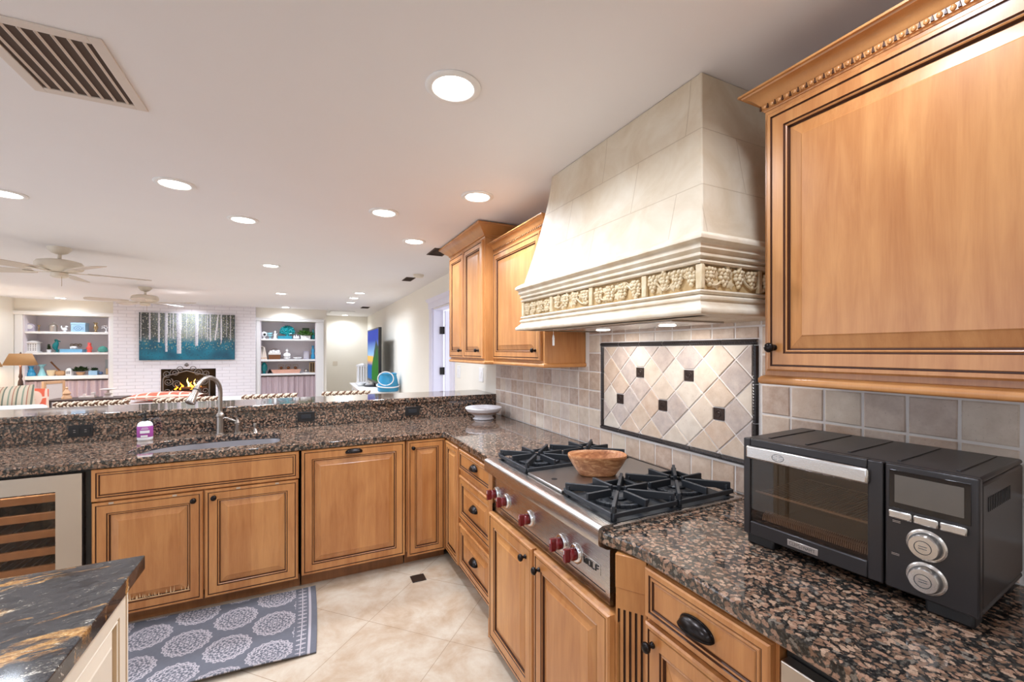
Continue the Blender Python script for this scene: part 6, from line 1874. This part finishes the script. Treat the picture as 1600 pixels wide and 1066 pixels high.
mb = MB(); mb.fbox(FCh, -.22, .22, .40, .47, -.40, .02); mb.build('seat', M['greige'], t, bevel=.012)
for u_, d_ in ((-.19, 0), (.19, 0), (-.19, -.37), (.19, -.37)):
    mb = MB(); mb.fbox(FCh, u_ - .02, u_ + .02, 0, .40, d_ - .02, d_ + .02); mb.build('leg', M['tan'], t)
t = thing('writing_table', 'dark wooden table carrying pale ornaments before the bookcase', 'table', (-3.05, 8.95, 0))
mb = MB(); mb.box(-3.5, -2.6, 8.75, 9.2, .715, .745); mb.build('tabletop', M['darkwood'], t, bevel=.004)
for x in (-3.45, -2.65):
    for y in (8.8, 9.15):
        mb = MB(); mb.box(x - .022, x + .022, y - .022, y + .022, 0, .715); mb.build('leg', M['darkwood'], t)
one('bell_ornament', 'pale carved cone ornament on the dark table near the chair', 'ornament', turned([(.06, 0), (.055, .03), (.035, .06), (.05, .08), (.03, .12), (.012, .15), (.02, .165), (.001, .185)], -3.32, .7455, 8.98), M['tan'])
mb = MB(); mb.box(-3.17, -2.98, 8.93, 9.03, .7455, .775); mb.box(-3.13, -3.10, 8.96, 9.0, .775, .81); mb.box(-3.03, -2.99, 8.95, 9.01, .775, .83); one('carved_tray', 'pale carved wood piece lying on the dark table', 'ornament', mb, M['greige'], bevel=.004)
one('pedestal_stand', 'pale tiered pedestal stand on the dark table near the brick', 'stand', turned([(.06, 0), (.06, .012), (.02, .03), (.05, .05), (.05, .058), (.015, .07), (.015, .11), (.1, .125), (.1, .135), (.001, .135)], -2.83, .7455, 8.98), M['greige'])
def lamp(x, y, label, dark=True):
    e = thing('end_table', 'white end table under the ' + ('brown-shaded lamp' if dark else 'second lamp at the photo edge'), 'table', (x, y, 0))
    mb = MB(); mb.box(x - .13, x + .13, y - .15, y + .15, .62, .65); mb.build('tabletop', M['white'], e, bevel=.004)
    for a in (-.1, .1):
        for b in (-.12, .12):
            mb = MB(); mb.box(x + a - .018, x + a + .018, y + b - .018, y + b + .018, 0, .62); mb.build('leg', M['white'], e)
    t = thing('table_lamp', label, 'lamp', (x, y, .6505), 'brown-shaded table lamps')
    mb = MB(); mb.lathe([(.075, 0), (.075, .015), (.03, .035), (.022, .06), (.034, .1), (.02, .14), (.024, .2), (.036, .25), (.03, .32), (.016, .36), (.026, .4), (.016, .45), (.014, .56), (.018, .58), (.008, .6), (.008, .78)], (x, y, .6505), 20); mb.build('base', M['darkwood'], t, smooth=45)
    mb = MB(); mb.lathe([(.205, 1.245), (.13, 1.44)], (x, y, 0), 32, caps=False); sh = mb.build('lamp_shade', M['shade'], t, smooth=60)
    so = sh.modifiers.new('t', 'SOLIDIFY'); so.thickness = .003
    mb = MB(); mb.lathe([(.012, 1.425), (.014, 1.44), (.008, 1.455), (.001, 1.47)], (x, y, 0), 10); mb.build('finial', M['darkwood'], t, smooth=45)
    mb = MB(); mb.ball((x, y + .04, 1.32), .03, 12, 8); mb.build('bulb', emis('lamp_bulb', (255, 236, 206), 12) if 'lamp_bulb' not in bpy.data.materials else bpy.data.materials['lamp_bulb'], t, smooth=60)
    ld = bpy.data.lights.new('table_lamp', 'POINT'); ld.energy = LAMP_W; ld.color = (1, .9, .76); ld.shadow_soft_size = .04
    lo_ = bpy.data.objects.new('table_lamp', ld); COL.objects.link(lo_); lo_.parent = t; lo_.location = Vector((x, y - .05, 1.3)) - Vector((x, y, .6505))
    return t
LAMP_W = 9
lamp(-4.33, 10.15, 'table lamp with brown tapered shade and turned dark base')
lamp(-4.33, 9.18, 'second brown-shaded lamp peeking in at the photo edge', False)
